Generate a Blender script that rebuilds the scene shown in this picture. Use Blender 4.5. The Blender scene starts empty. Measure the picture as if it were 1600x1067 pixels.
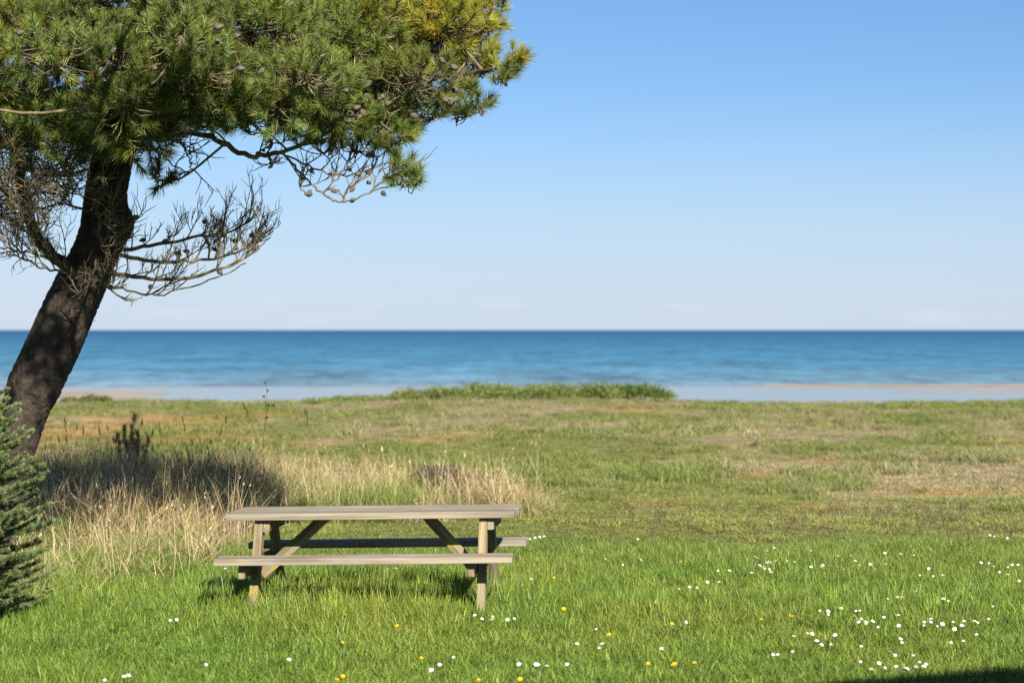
import bpy, bmesh, math, random
import numpy as np
from mathutils import Vector, Matrix

random.seed(7)
rng = np.random.default_rng(11)
SC = bpy.context.scene
COL = SC.collection

# ------------------------------------------------------------------ camera, light, exposure
CZ = 1.97                 # eye height over the ground at the table
LENS = 85.0
F = LENS / 36.0 * 1600.0  # focal length in photograph pixels
HOR = 515.0               # row of the horizon

cam_d = bpy.data.cameras.new('camera')
cam = bpy.data.objects.new('camera', cam_d); COL.objects.link(cam)
cam.location = (0, 0, CZ); cam.rotation_euler = (math.radians(90), 0, 0)
cam_d.lens = LENS; cam_d.sensor_width = 36.0; cam_d.sensor_fit = 'HORIZONTAL'
cam_d.shift_y = -(533.5 - HOR) / 1600.0
cam_d.clip_start = 0.1; cam_d.clip_end = 60000
cam_d.dof.use_dof = True; cam_d.dof.focus_distance = 17.6; cam_d.dof.aperture_fstop = 2.8
SC.camera = cam

SUN_EL, SUN_AZ = math.radians(31), math.radians(20)     # azimuth: to the right of straight behind the camera
S = Vector((math.sin(SUN_AZ) * math.cos(SUN_EL), -math.cos(SUN_AZ) * math.cos(SUN_EL), math.sin(SUN_EL)))
sd = bpy.data.lights.new('sun', 'SUN'); sd.energy = 5.0; sd.angle = math.radians(0.53); sd.color = (1.0, 0.93, 0.82)
so = bpy.data.objects.new('sun', sd); COL.objects.link(so)
so.rotation_euler = S.to_track_quat('Z', 'Y').to_euler(); so.location = S * 50

W = bpy.data.worlds.new('World'); SC.world = W; W.use_nodes = True
wn, wl = W.node_tree.nodes, W.node_tree.links
wn.clear()
w_out = wn.new('ShaderNodeOutputWorld'); w_bg = wn.new('ShaderNodeBackground'); w_sky = wn.new('ShaderNodeTexSky')
w_sky.sky_type = 'NISHITA'; w_sky.sun_disc = False
w_sky.sun_elevation = SUN_EL; w_sky.sun_rotation = math.radians(180) - SUN_AZ
w_sky.air_density = 1.0; w_sky.dust_density = 0.8; w_sky.ozone_density = 7.4; w_sky.altitude = 1900
w_bg.inputs['Strength'].default_value = 0.05
# thin cloud wisps low over the horizon
w_tc = wn.new('ShaderNodeTexCoord'); w_sep = wn.new('ShaderNodeSeparateXYZ')
wl.new(w_tc.outputs['Generated'], w_sep.inputs[0])
w_map = wn.new('ShaderNodeMapping'); w_map.inputs['Scale'].default_value = (22, 22, 120)
wl.new(w_tc.outputs['Generated'], w_map.inputs['Vector'])
w_no = wn.new('ShaderNodeTexNoise'); w_no.inputs['Scale'].default_value = 1.0; w_no.inputs['Detail'].default_value = 5
wl.new(w_map.outputs[0], w_no.inputs['Vector'])
w_r1 = wn.new('ShaderNodeMapRange'); w_r1.inputs[1].default_value = 0.52; w_r1.inputs[2].default_value = 0.75
wl.new(w_no.outputs['Fac'], w_r1.inputs[0])
w_r2 = wn.new('ShaderNodeMapRange'); w_r2.interpolation_type = 'SMOOTHSTEP'
w_r2.inputs[1].default_value = 0.022; w_r2.inputs[2].default_value = 0.006
wl.new(w_sep.outputs['Z'], w_r2.inputs[0])
w_m = wn.new('ShaderNodeMath'); w_m.operation = 'MULTIPLY'
wl.new(w_r1.outputs[0], w_m.inputs[0]); wl.new(w_r2.outputs[0], w_m.inputs[1])
w_m2 = wn.new('ShaderNodeMath'); w_m2.operation = 'MULTIPLY'; w_m2.inputs[1].default_value = 0.55
wl.new(w_m.outputs[0], w_m2.inputs[0])
w_mix = wn.new('ShaderNodeMix'); w_mix.data_type = 'RGBA'
# sea haze low over the horizon, the same all round
w_h = wn.new('ShaderNodeMapRange'); w_h.interpolation_type = 'SMOOTHSTEP'
w_h.inputs[1].default_value = 0.11; w_h.inputs[2].default_value = -0.02; w_h.inputs[4].default_value = 0.85
wl.new(w_sep.outputs['Z'], w_h.inputs[0])
w_hm = wn.new('ShaderNodeMix'); w_hm.data_type = 'RGBA'; w_hm.inputs[7].default_value = (5.7, 6.5, 7.9, 1)
wl.new(w_h.outputs[0], w_hm.inputs[0]); wl.new(w_sky.outputs[0], w_hm.inputs[6])
wl.new(w_m2.outputs[0], w_mix.inputs[0]); wl.new(w_hm.outputs[2], w_mix.inputs[6])
w_mix.inputs[7].default_value = (7.3, 7.5, 8.3, 1)
wl.new(w_mix.outputs[2], w_bg.inputs['Color'])
wl.new(w_bg.outputs[0], w_out.inputs['Surface'])

SC.view_settings.view_transform = 'Standard'; SC.view_settings.look = 'None'
SC.view_settings.gamma = 1.0; SC.view_settings.exposure = 1.1
SC.view_settings.use_curve_mapping = False
SC.cycles.max_bounces = 6; SC.cycles.diffuse_bounces = 3; SC.cycles.glossy_bounces = 2; SC.cycles.transmission_bounces = 4
SC.cycles.use_adaptive_sampling = False; SC.cycles.use_denoising = False

# ------------------------------------------------------------------ helpers
def tag(o, label=None, cat=None, group=None, kind=None):
    for k, v in (('label', label), ('category', cat), ('group', group), ('kind', kind)):
        if v: o[k] = v
    return o

def empty(name, loc=(0, 0, 0), rot=(0, 0, 0)):
    o = bpy.data.objects.new(name, None); COL.objects.link(o)
    o.empty_display_size = 0.2; o.location = loc; o.rotation_euler = rot
    return o

def np_mesh(name, v, f, mat=None, smooth=False, tint=None, tri=None):
    """v (N,3), f (M,k) index array"""
    me = bpy.data.meshes.new(name)
    v = np.asarray(v, np.float32); f = np.asarray(f, np.int32)
    k = f.shape[1]
    me.vertices.add(len(v)); me.vertices.foreach_set('co', v.ravel())
    me.loops.add(f.size); me.loops.foreach_set('vertex_index', f.ravel())
    me.polygons.add(len(f)); me.polygons.foreach_set('loop_start', np.arange(0, f.size, k, dtype=np.int32))
    if smooth: me.polygons.foreach_set('use_smooth', np.ones(len(f), bool))
    if tint is not None:
        a = me.attributes.new('tint', 'FLOAT_COLOR', 'POINT')
        t = np.ones((len(v), 4), np.float32); t[:, :3] = tint; a.data.foreach_set('color', t.ravel())
    me.update(calc_edges=True); me.validate()
    if mat: me.materials.append(mat)
    return me

def obj(name, me, parent=None, loc=None):
    o = bpy.data.objects.new(name, me); COL.objects.link(o)
    if parent: o.parent = parent
    if loc is not None: o.location = loc
    return o

class Buf:
    """collects vertex and face arrays of one mesh"""
    def __init__(s): s.v = []; s.f = []; s.t = []; s.n = 0
    def add(s, v, f, tint=(1, 1, 1)):
        v = np.asarray(v, float); s.v.append(v); s.f.append(np.asarray(f, int) + s.n); s.n += len(v)
        t = np.asarray(tint, float)
        s.t.append(np.broadcast_to(t, (len(v), 3)) if t.ndim == 1 else t)
    def mesh(s, name, mat, smooth=False):
        return np_mesh(name, np.concatenate(s.v), np.concatenate(s.f), mat, smooth, np.concatenate(s.t))

def norm(a): return a / np.maximum(np.linalg.norm(a, axis=-1, keepdims=True), 1e-9)

def frames(P):
    P = np.asarray(P, float); T = norm(np.gradient(P, axis=0))
    ref = np.array([0.13, 0.97, 0.2]); U = []
    u = norm(np.cross(T[0], ref if abs(T[0] @ ref) < .9 else np.array([1., 0, 0])))
    for t in T:
        u = u - t * (u @ t); u = u / max(np.linalg.norm(u), 1e-9); U.append(u)
    U = np.array(U); return T, U, np.cross(T, U)

def tube(P, R, n=6, bump=None):
    P = np.asarray(P, float); R = np.broadcast_to(np.asarray(R, float), (len(P),))
    T, U, V = frames(P)
    a = np.arange(n) / n * 2 * math.pi
    rr = R[:, None] * (np.ones((len(P), n)) if bump is None else bump)
    v = P[:, None, :] + rr[..., None] * (np.cos(a)[None, :, None] * U[:, None, :] + np.sin(a)[None, :, None] * V[:, None, :])
    i = np.arange(len(P) - 1)[:, None]; j = np.arange(n)[None, :]; j2 = (j + 1) % n
    f = np.stack([i * n + j, i * n + j2, (i + 1) * n + j2, (i + 1) * n + j], -1).reshape(-1, 4)
    return v.reshape(-1, 3), f

def resample(P, m):
    """Catmull-Rom through the points, m samples"""
    P = np.asarray(P, float); n = len(P)
    Q = np.vstack([2 * P[0] - P[1], P, 2 * P[-1] - P[-2]])
    t = np.linspace(0, n - 1 - 1e-6, m); i = t.astype(int); u = (t - i)[:, None]
    p0, p1, p2, p3 = Q[i], Q[i + 1], Q[i + 2], Q[i + 3]
    return 0.5 * (2 * p1 + (p2 - p0) * u + (2 * p0 - 5 * p1 + 4 * p2 - p3) * u ** 2 + (3 * p1 - p0 - 3 * p2 + p3) * u ** 3)

def vnoise(x, y, seed=0):
    x = np.asarray(x, float); y = np.asarray(y, float)
    xi = np.floor(x).astype(np.int64); yi = np.floor(y).astype(np.int64)
    u = x - xi; v = y - yi; u = u * u * (3 - 2 * u); v = v * v * (3 - 2 * v)
    def h(a, b):
        n = (a * 374761393 + b * 668265263 + seed * 974634777) & 0xffffffff
        n = ((n ^ (n >> 13)) * 1274126177) & 0xffffffff
        return ((n ^ (n >> 16)) & 0xffff) / 65535.0
    return (h(xi, yi) * (1 - u) + h(xi + 1, yi) * u) * (1 - v) + (h(xi, yi + 1) * (1 - u) + h(xi + 1, yi + 1) * u) * v

def fbm(x, y, seed=0, o=4):
    r = 0; a = 0.5; s = 0
    for k in range(o):
        r = r + a * vnoise(x * 2 ** k, y * 2 ** k, seed + k); s += a; a *= .5
    return r / s

def sstep(a, b, x):
    t = np.clip((np.asarray(x, float) - a) / (b - a), 0, 1); return t * t * (3 - 2 * t)

def at(px, py, d):
    """point of the place that lies d metres out along the sight line of a photograph pixel"""
    return np.array([(px - 800) / F * d, d, CZ - (py - HOR) / F * d])

def proj(p):
    p = np.asarray(p); return 800 + F * p[..., 0] / p[..., 1], HOR + F * (CZ - p[..., 2]) / p[..., 1]

# ------------------------------------------------------------------ materials
def new_mat(name):
    m = bpy.data.materials.new(name); m.use_nodes = True
    n = m.node_tree.nodes; n.clear()
    return m, n, m.node_tree.links

def leaf_mat(name, attr='tint', inst=False, transl=0.3, rough=0.55, spec=0.3, vary=0.25):
    m, n, l = new_mat(name)
    out = n.new('ShaderNodeOutputMaterial'); p = n.new('ShaderNodeBsdfPrincipled'); t = n.new('ShaderNodeBsdfTranslucent'); mx = n.new('ShaderNodeMixShader')
    a = n.new('ShaderNodeAttribute'); a.attribute_name = attr
    col = a.outputs['Color']
    if inst:
        a.attribute_type = 'INSTANCER'
        b = n.new('ShaderNodeAttribute'); b.attribute_name = 'tint'
        mm = n.new('ShaderNodeMix'); mm.data_type = 'RGBA'; mm.blend_type = 'MULTIPLY'; mm.inputs[0].default_value = 1
        l.new(a.outputs['Color'], mm.inputs[6]); l.new(b.outputs['Color'], mm.inputs[7]); col = mm.outputs[2]
    oi = n.new('ShaderNodeObjectInfo'); hs = n.new('ShaderNodeHueSaturation')
    mr = n.new('ShaderNodeMapRange'); mr.inputs[3].default_value = 1 - vary; mr.inputs[4].default_value = 1 + vary
    l.new(oi.outputs['Random'], mr.inputs[0]); l.new(mr.outputs[0], hs.inputs['Value']); l.new(col, hs.inputs['Color'])
    l.new(hs.outputs[0], p.inputs['Base Color']); l.new(hs.outputs[0], t.inputs['Color'])
    p.inputs['Roughness'].default_value = rough; p.inputs['Specular IOR Level'].default_value = spec
    mx.inputs[0].default_value = transl
    l.new(p.outputs[0], mx.inputs[1]); l.new(t.outputs[0], mx.inputs[2]); l.new(mx.outputs[0], out.inputs['Surface'])
    return m

def rough_mat(name, c1, c2, scale=8, rough=0.85, bump=0.4, bscale=40, stretch=(1, 1, 1), extra=None, dist=0.01, tinted=False):
    """two-tone noise colour with noise bump; extra=(colour, scale, lo, hi) lays a third tone in patches"""
    m, n, l = new_mat(name)
    out = n.new('ShaderNodeOutputMaterial'); p = n.new('ShaderNodeBsdfPrincipled')
    tc = n.new('ShaderNodeTexCoord'); mp = n.new('ShaderNodeMapping'); mp.inputs['Scale'].default_value = stretch
    l.new(tc.outputs['Object'], mp.inputs['Vector'])
    no = n.new('ShaderNodeTexNoise'); no.inputs['Scale'].default_value = scale; no.inputs['Detail'].default_value = 6
    l.new(mp.outputs[0], no.inputs['Vector'])
    mr = n.new('ShaderNodeMapRange'); mr.inputs[1].default_value = 0.3; mr.inputs[2].default_value = 0.7
    l.new(no.outputs['Fac'], mr.inputs[0])
    mx = n.new('ShaderNodeMix'); mx.data_type = 'RGBA'
    mx.inputs[6].default_value = (*c1, 1); mx.inputs[7].default_value = (*c2, 1); l.new(mr.outputs[0], mx.inputs[0])
    col = mx.outputs[2]
    if extra:
        ec, es, lo, hi = extra
        n2 = n.new('ShaderNodeTexNoise'); n2.inputs['Scale'].default_value = es; n2.inputs['Detail'].default_value = 4
        l.new(tc.outputs['Object'], n2.inputs['Vector'])
        r2 = n.new('ShaderNodeMapRange'); r2.inputs[1].default_value = lo; r2.inputs[2].default_value = hi; l.new(n2.outputs['Fac'], r2.inputs[0])
        m2 = n.new('ShaderNodeMix'); m2.data_type = 'RGBA'; l.new(r2.outputs[0], m2.inputs[0]); l.new(col, m2.inputs[6]); m2.inputs[7].default_value = (*ec, 1)
        col = m2.outputs[2]
    if tinted:
        a = n.new('ShaderNodeAttribute'); a.attribute_name = 'tint'
        m3 = n.new('ShaderNodeMix'); m3.data_type = 'RGBA'; m3.blend_type = 'MULTIPLY'; m3.inputs[0].default_value = 1
        l.new(col, m3.inputs[6]); l.new(a.outputs['Color'], m3.inputs[7]); col = m3.outputs[2]
    l.new(col, p.inputs['Base Color'])
    p.inputs['Roughness'].default_value = rough; p.inputs['Specular IOR Level'].default_value = 0.25
    bn = n.new('ShaderNodeTexNoise'); bn.inputs['Scale'].default_value = bscale; bn.inputs['Detail'].default_value = 5
    l.new(mp.outputs[0], bn.inputs['Vector'])
    bp = n.new('ShaderNodeBump'); bp.inputs['Strength'].default_value = bump; bp.inputs['Distance'].default_value = dist
    l.new(bn.outputs['Fac'], bp.inputs['Height']); l.new(bp.outputs[0], p.inputs['Normal'])
    l.new(p.outputs[0], out.inputs['Surface'])
    return m

M = {}
M['blade'] = leaf_mat('grass_blade', 'tone', True, 0.35, 0.45, 0.35, 0.22)
M['straw'] = leaf_mat('dry_grass_blade', 'tone', True, 0.25, 0.6, 0.25, 0.22)
M['needle'] = leaf_mat('pine_needle', 'tint', False, 0.18, 0.42, 0.4, 0.0)
M['leaf'] = leaf_mat('shrub_leaf', 'tint', False, 0.3, 0.5, 0.3, 0.0)
M['bark'] = rough_mat('pine_bark', (0.020, 0.016, 0.012), (0.068, 0.052, 0.039), 14, 0.95, 1.0, 30, (1, 1, .45), None, 0.03)
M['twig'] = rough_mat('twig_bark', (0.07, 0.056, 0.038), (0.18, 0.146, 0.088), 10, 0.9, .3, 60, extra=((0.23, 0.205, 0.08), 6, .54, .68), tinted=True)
M['cone'] = rough_mat('cone_scale', (0.045, 0.034, 0.026), (0.17, 0.135, 0.105), 90, 0.85, .5, 200, dist=.002)
def wood_mat(name, c1, c2, grey, lichen, lo, hi):
    m, n, l = new_mat(name)
    out = n.new('ShaderNodeOutputMaterial'); p = n.new('ShaderNodeBsdfPrincipled'); tc = n.new('ShaderNodeTexCoord'); oi = n.new('ShaderNodeObjectInfo')
    ofs = n.new('ShaderNodeVectorMath'); ofs.operation = 'MULTIPLY_ADD'; ofs.inputs[1].default_value = (1, 1, 1)
    cx = n.new('ShaderNodeCombineXYZ'); mlt = n.new('ShaderNodeMath'); mlt.operation = 'MULTIPLY'; mlt.inputs[1].default_value = 37
    l.new(oi.outputs['Random'], mlt.inputs[0]); l.new(mlt.outputs[0], cx.inputs[0]); l.new(mlt.outputs[0], cx.inputs[1])
    l.new(tc.outputs['Object'], ofs.inputs[0]); l.new(cx.outputs[0], ofs.inputs[2])
    def noise(sc, det=5, scale=1.0):
        mp = n.new('ShaderNodeMapping'); mp.inputs['Scale'].default_value = sc; l.new(ofs.outputs[0], mp.inputs['Vector'])
        q = n.new('ShaderNodeTexNoise'); q.inputs['Scale'].default_value = scale; q.inputs['Detail'].default_value = det; l.new(mp.outputs[0], q.inputs['Vector']); return q.outputs['Fac']
    def rng_(src, a, b, c=0., d=1.):
        r = n.new('ShaderNodeMapRange'); r.inputs[1].default_value = a; r.inputs[2].default_value = b; r.inputs[3].default_value = c; r.inputs[4].default_value = d; l.new(src, r.inputs[0]); return r.outputs[0]
    def mix(fac, a, b, mode='MIX'):
        x = n.new('ShaderNodeMix'); x.data_type = 'RGBA'; x.blend_type = mode
        l.new(fac, x.inputs[0]) if not isinstance(fac, float) else setattr(x.inputs[0], 'default_value', fac)
        for sock, v in ((6, a), (7, b)):
            if isinstance(v, tuple): x.inputs[sock].default_value = (*v, 1)
            else: l.new(v, x.inputs[sock])
        return x.outputs[2]
    g1 = noise((1.2, 26, 26), 6); col = mix(rng_(g1, .35, .65), c1, c2)
    col = mix(rng_(noise((2.2, 5, 5), 4), .48, .68), col, grey)
    col = mix(rng_(noise((6, 7, 7), 5), lo, hi), col, lichen)
    g2 = noise((.8, 75, 75), 3); col = mix(rng_(g2, .60, .68, 0., .55), col, (.045, .035, .026))
    # knots
    mp = n.new('ShaderNodeMapping'); mp.inputs['Scale'].default_value = (2.6, 9, 9); l.new(ofs.outputs[0], mp.inputs['Vector'])
    vo = n.new('ShaderNodeTexVoronoi'); vo.inputs['Scale'].default_value = 1; l.new(mp.outputs[0], vo.inputs['Vector'])
    col = mix(rng_(vo.outputs['Distance'], .16, .08, 0., .75), col, (.07, .045, .028))
    tone = rng_(oi.outputs['Random'], 0, 1, .82, 1.15); hs = n.new('ShaderNodeHueSaturation'); l.new(tone, hs.inputs['Value']); l.new(col, hs.inputs['Color'])
    l.new(hs.outputs[0], p.inputs['Base Color']); p.inputs['Roughness'].default_value = .85; p.inputs['Specular IOR Level'].default_value = .25
    bp = n.new('ShaderNodeBump'); bp.inputs['Strength'].default_value = .8; bp.inputs['Distance'].default_value = .004; l.new(g2, bp.inputs['Height'])
    l.new(bp.outputs[0], p.inputs['Normal']); l.new(p.outputs[0], out.inputs['Surface']); return m
M['wood'] = wood_mat('weathered_board', (.17, .138, .095), (.33, .285, .21), (.27, .255, .225), (.29, .25, .12), .60, .76)
M['woodleg'] = wood_mat('lichen_grown_board', (.13, .10, .052), (.27, .215, .125), (.20, .18, .13), (.30, .25, .04), .58, .70)
M['steel'] = rough_mat('galvanised_bolt', (0.18, 0.17, 0.16), (0.26, 0.24, 0.22), 50, .5, .1)

# ------------------------------------------------------------------ the lie of the land
def ground_z(x, y):
    x = np.asarray(x, float); y = np.asarray(y, float)
    z = -0.0117 * np.clip(y - 24, 0, 68)
    k = sstep(22, 34, y)
    z = z + k * (0.34 * (fbm(x * .22, y * .13, 3, 3) - .5) + 0.16 * (fbm(x * .8, y * .5, 9, 3) - .5)) * (1 - .45 * sstep(60, 90, y))
    z = z + 0.03 * (fbm(x * .6, y * .6, 21, 3) - .5)
    z = z + 0.22 * np.exp(-((x - .3) / 5.2) ** 4) * sstep(70, 88, y) * (1 - sstep(90, 100, y))
    z = z - (3.35 - 0.80) * sstep(91, 128, y)
    return z

def ground_at(px, py, h=0.0):
    d = 20.0
    for _ in range(30):
        x = (px - 800) / F * d
        d = .5 * d + .5 * (CZ - h - float(ground_z(x, d))) * F / (py - HOR)
    return np.array([(px - 800) / F * d, d, float(ground_z((px - 800) / F * d, d))])

# sandy and straw patches, as seen: (px, py, half-width px, half-height px)
SAND = [ground_at(a, b) for a, b in ((130, 671), (265, 652), (55, 690), (640, 691), (1030, 787), (1245, 719), (1592, 692), (1168, 743), (300, 688), (425, 648), (1500, 768), (1270, 790), (980, 640))]
SANDR = [(3.4, 7), (3.0, 5), (2.2, 4), (1.6, 3.2), (.55, .9), (.9, 1.6), (1.2, 2.5), (.5, .8), (2.2, 3), (1.5, 3.5), (.7, .8), (.5, .6), (1.6, 3)]

def masks(x, y):
    """lawn, straw and sand shares of the ground cover"""
    edge = 22.5 + 2.2 * (fbm(x * .45, y * .1, 31, 3) - .5) * 2
    lawn = 1 - sstep(-1.3, 1.9, y - edge + 1.6 * (fbm(x * 2.2, y * 1.4, 33, 2) - .5))
    n = fbm(x * .35 + 5, y * .16, 41, 4)
    n2 = fbm(x * 1.3, y * .6, 47, 3)
    bias = 0.10 * sstep(2.0, 4.0, x) * sstep(27, 31, y) * (1 - sstep(42, 48, y)) + 0.05 * sstep(55, 75, y)
    straw = .9 * sstep(.43, .66, n * .65 + n2 * .35 + bias)
    sand = 0 * x
    for q_, (c, (rx, ry)) in enumerate(zip(SAND, SANDR)):
        q = ((x - c[0]) / rx) ** 2 + ((y - c[1]) / ry) ** 2
        sand = np.maximum(sand, np.exp(-q * 1.3) * sstep(.28, .68, n2 * .6 + .4 * fbm(x * 3, y * 1.6, 49, 2)) * (1.7 if q_ < 3 or q_ == 8 else 1.0))
    return lawn, straw * (1 - lawn), np.clip(sand * 1.0, 0, .85) * (1 - lawn)

def cover_colour(x, y):
    lawn, straw, sand = masks(x, y)
    g1 = np.array([.220, .300, .045]); g2 = np.array([.150, .258, .038])
    k = fbm(x * 1.1, y * .8, 53, 3)[..., None]
    lawn_c = g1 * k + g2 * (1 - k)
    lawn_c = lawn_c + np.array([.04, .015, .004]) * sstep(.58, .78, fbm(x * .7, y * .5, 57, 3))[..., None]
    ol = (.5 * sstep(17.5, 23, y + 2 * (k[..., 0] - .5)))[..., None]; lawn_c = lawn_c * (1 - ol) + np.array([.215, .250, .066]) * ol
    mead = np.array([.290, .295, .092]) * k + np.array([.215, .260, .072]) * (1 - k)
    mead = mead * (1 - straw[..., None]) + np.array([.43, .365, .21]) * straw[..., None]
    mead = mead * (1 - sand[..., None]) + np.array([.42, .25, .095]) * sand[..., None]
    nr_ = (.8 * (1 - sstep(24, 33, y)))[..., None]; mead = mead * (1 - nr_) + (lawn_c * .95 + np.array([.07, .045, .03])) * nr_
    L = lawn[..., None]
    return lawn_c * L + mead * (1 - L)

ys = np.concatenate([np.linspace(-30, 11, 20), np.linspace(11.5, 30, 110), 30 * (135 / 30) ** np.linspace(.005, 1, 190)])
us = np.linspace(-1, 1, 221); us = np.sign(us) * np.abs(us) ** 1.7
GX, GY = np.meshgrid(us, ys)
GX = GX * np.maximum(26, 0.62 * GY + 12)
GZ = ground_z(GX, GY)
nr, nc = GX.shape
ii, jj = np.meshgrid(np.arange(nr - 1), np.arange(nc - 1), indexing='ij')
GF = np.stack([ii * nc + jj, ii * nc + jj + 1, (ii + 1) * nc + jj + 1, (ii + 1) * nc + jj], -1).reshape(-1, 4)
gm, n, l = new_mat('turf_soil')
out = n.new('ShaderNodeOutputMaterial'); p = n.new('ShaderNodeBsdfPrincipled'); a = n.new('ShaderNodeAttribute'); a.attribute_name = 'tint'
tc = n.new('ShaderNodeTexCoord'); no = n.new('ShaderNodeTexNoise'); no.inputs['Scale'].default_value = 3.0; no.inputs['Detail'].default_value = 8
l.new(tc.outputs['Object'], no.inputs['Vector'])
mr = n.new('ShaderNodeMapRange'); mr.inputs[1].default_value = .3; mr.inputs[2].default_value = .7; mr.inputs[3].default_value = .55; mr.inputs[4].default_value = 1.25
l.new(no.outputs['Fac'], mr.inputs[0])
hs = n.new('ShaderNodeHueSaturation'); l.new(a.outputs['Color'], hs.inputs['Color']); l.new(mr.outputs[0], hs.inputs['Value'])
l.new(hs.outputs[0], p.inputs['Base Color']); p.inputs['Roughness'].default_value = 1; p.inputs['Specular IOR Level'].default_value = 0.05
bp = n.new('ShaderNodeBump'); bp.inputs['Strength'].default_value = .8; bp.inputs['Distance'].default_value = .06
l.new(no.outputs['Fac'], bp.inputs['Height']); l.new(bp.outputs[0], p.inputs['Normal']); l.new(p.outputs[0], out.inputs['Surface'])
gcol = cover_colour(GX, GY) * (1 - .35 * (1 - masks(GX, GY)[2]))[..., None]
ground = obj('ground', np_mesh('ground', np.stack([GX, GY, GZ], -1).reshape(-1, 3), GF, gm, True, gcol.reshape(-1, 3)))
tag(ground, kind='structure')

# ------------------------------------------------------------------ beach, water
M['sand'] = rough_mat('wet_sand', (0.27, 0.215, 0.155), (0.36, 0.29, 0.215), .25, .8, .2, 2)
SEA_Z = -3.0
def sheet(name, x0, x1, y0, y1, z, mat, nx=2, ny=2, fz=None):
    X, Y = np.meshgrid(np.linspace(x0, x1, nx), np.linspace(y0, y1, ny))
    Z = np.full_like(X, z) if fz is None else fz(X, Y)
    i, j = np.meshgrid(np.arange(ny - 1), np.arange(nx - 1), indexing='ij')
    f = np.stack([i * nx + j, i * nx + j + 1, (i + 1) * nx + j + 1, (i + 1) * nx + j], -1).reshape(-1, 4)
    o = obj(name, np_mesh(name, np.stack([X, Y, Z], -1).reshape(-1, 3), f, mat, True)); return tag(o, kind='structure')

def beach_z(X, Y):
    z = -3.28 + 0 * X
    wob = 1.2 * (fbm(X * .05, Y * .02, 61, 3) - .5)
    # bank to the left with its tip at about pixel 280, thin bar far to the right, dry foot of the dunes
    tip = -24.5 + 2.0 * wob
    b1 = np.exp(-((Y - 183 - 4 * wob) / 10.5) ** 4) * sstep(tip + 5, tip - 8, X)
    z = z + .48 * b1
    b2 = np.exp(-((Y - 214 - wob) / 3.2) ** 2) * sstep(10, 26, X)
    z = z + .42 * b2
    z = z + .31 * sstep(.52, .66, fbm(X * .05 + 3, Y * .16, 67, 3)) * sstep(186, 192, Y) * (1 - sstep(204, 209, Y))
    z = z + .5 * (1 - sstep(140, 158 + 0 * X, Y + 8 * wob)) + .32 * sstep(34, 46, X) * (1 - sstep(160, 172, Y))
    return z
sheet('beach', -160, 160, 112, 420, 0, M['sand'], 160, 300, beach_z)

def water_mat(name, ramp, refl, rough, sx, sy, bump, streak):
    m, n, l = new_mat(name)
    out = n.new('ShaderNodeOutputMaterial'); d = n.new('ShaderNodeBsdfDiffuse'); g = n.new('ShaderNodeBsdfGlossy'); mx = n.new('ShaderNodeMixShader')
    tc = n.new('ShaderNodeTexCoord'); sp = n.new('ShaderNodeSeparateXYZ'); l.new(tc.outputs['Object'], sp.inputs[0])
    # colour by distance: shallows, deep water, and grazing wave reflection painted in
    lg = n.new('ShaderNodeMath'); lg.operation = 'LOGARITHM'; lg.inputs[1].default_value = 10; l.new(sp.outputs['Y'], lg.inputs[0])
    mr = n.new('ShaderNodeMapRange'); mr.inputs[1].default_value = 2.3; mr.inputs[2].default_value = 3.6; l.new(lg.outputs[0], mr.inputs[0])
    cr = n.new('ShaderNodeValToRGB'); cr.color_ramp.elements[0].color = (*ramp[0][1], 1); cr.color_ramp.elements[0].position = ramp[0][0]
    cr.color_ramp.elements[1].color = (*ramp[-1][1], 1); cr.color_ramp.elements[1].position = ramp[-1][0]
    for q, c in ramp[1:-1]:
        e = cr.color_ramp.elements.new(q); e.color = (*c, 1)
    l.new(mr.outputs[0], cr.inputs[0])
    mp = n.new('ShaderNodeMapping'); mp.inputs['Scale'].default_value = (sx, sy, 1); l.new(tc.outputs['Object'], mp.inputs['Vector'])
    no = n.new('ShaderNodeTexNoise'); no.inputs['Scale'].default_value = 1; no.inputs['Detail'].default_value = 7; no.inputs['Roughness'].default_value = .7
    l.new(mp.outputs[0], no.inputs['Vector'])
    mq = n.new('ShaderNodeMapping'); mq.inputs['Scale'].default_value = (sx * .2, sy * .22, 1); l.new(tc.outputs['Object'], mq.inputs['Vector'])
    nq = n.new('ShaderNodeTexNoise'); nq.inputs['Scale'].default_value = 1; nq.inputs['Detail'].default_value = 6; l.new(mq.outputs[0], nq.inputs['Vector'])
    av = n.new('ShaderNodeMix'); av.inputs[0].default_value = .38; l.new(no.outputs['Fac'], av.inputs[2]); l.new(nq.outputs['Fac'], av.inputs[3])
    r2 = n.new('ShaderNodeMapRange'); r2.inputs[1].default_value = .36; r2.inputs[2].default_value = .64; r2.inputs[3].default_value = 1 - streak; r2.inputs[4].default_value = 1 + streak
    l.new(av.outputs[0], r2.inputs[0])
    hs = n.new('ShaderNodeHueSaturation'); l.new(cr.outputs[0], hs.inputs['Color']); l.new(r2.outputs[0], hs.inputs['Value'])
    l.new(hs.outputs[0], d.inputs['Color']); g.inputs['Roughness'].default_value = rough
    bp = n.new('ShaderNodeBump'); bp.inputs['Strength'].default_value = bump; bp.inputs['Distance'].default_value = .4
    l.new(no.outputs['Fac'], bp.inputs['Height']); l.new(bp.outputs[0], g.inputs['Normal'])
    mx.inputs[0].default_value = refl
    l.new(d.outputs[0], mx.inputs[1]); l.new(g.outputs[0], mx.inputs[2]); l.new(mx.outputs[0], out.inputs['Surface'])
    return m
M['sea'] = water_mat('sea_water', [(0.0, (.20, .25, .29)), (.06, (.11, .22, .30)), (.2, (.052, .185, .29)), (.6, (.020, .118, .228)), (1, (.012, .084, .188))], .17, .25, .36, .085, .3, .62)
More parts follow.
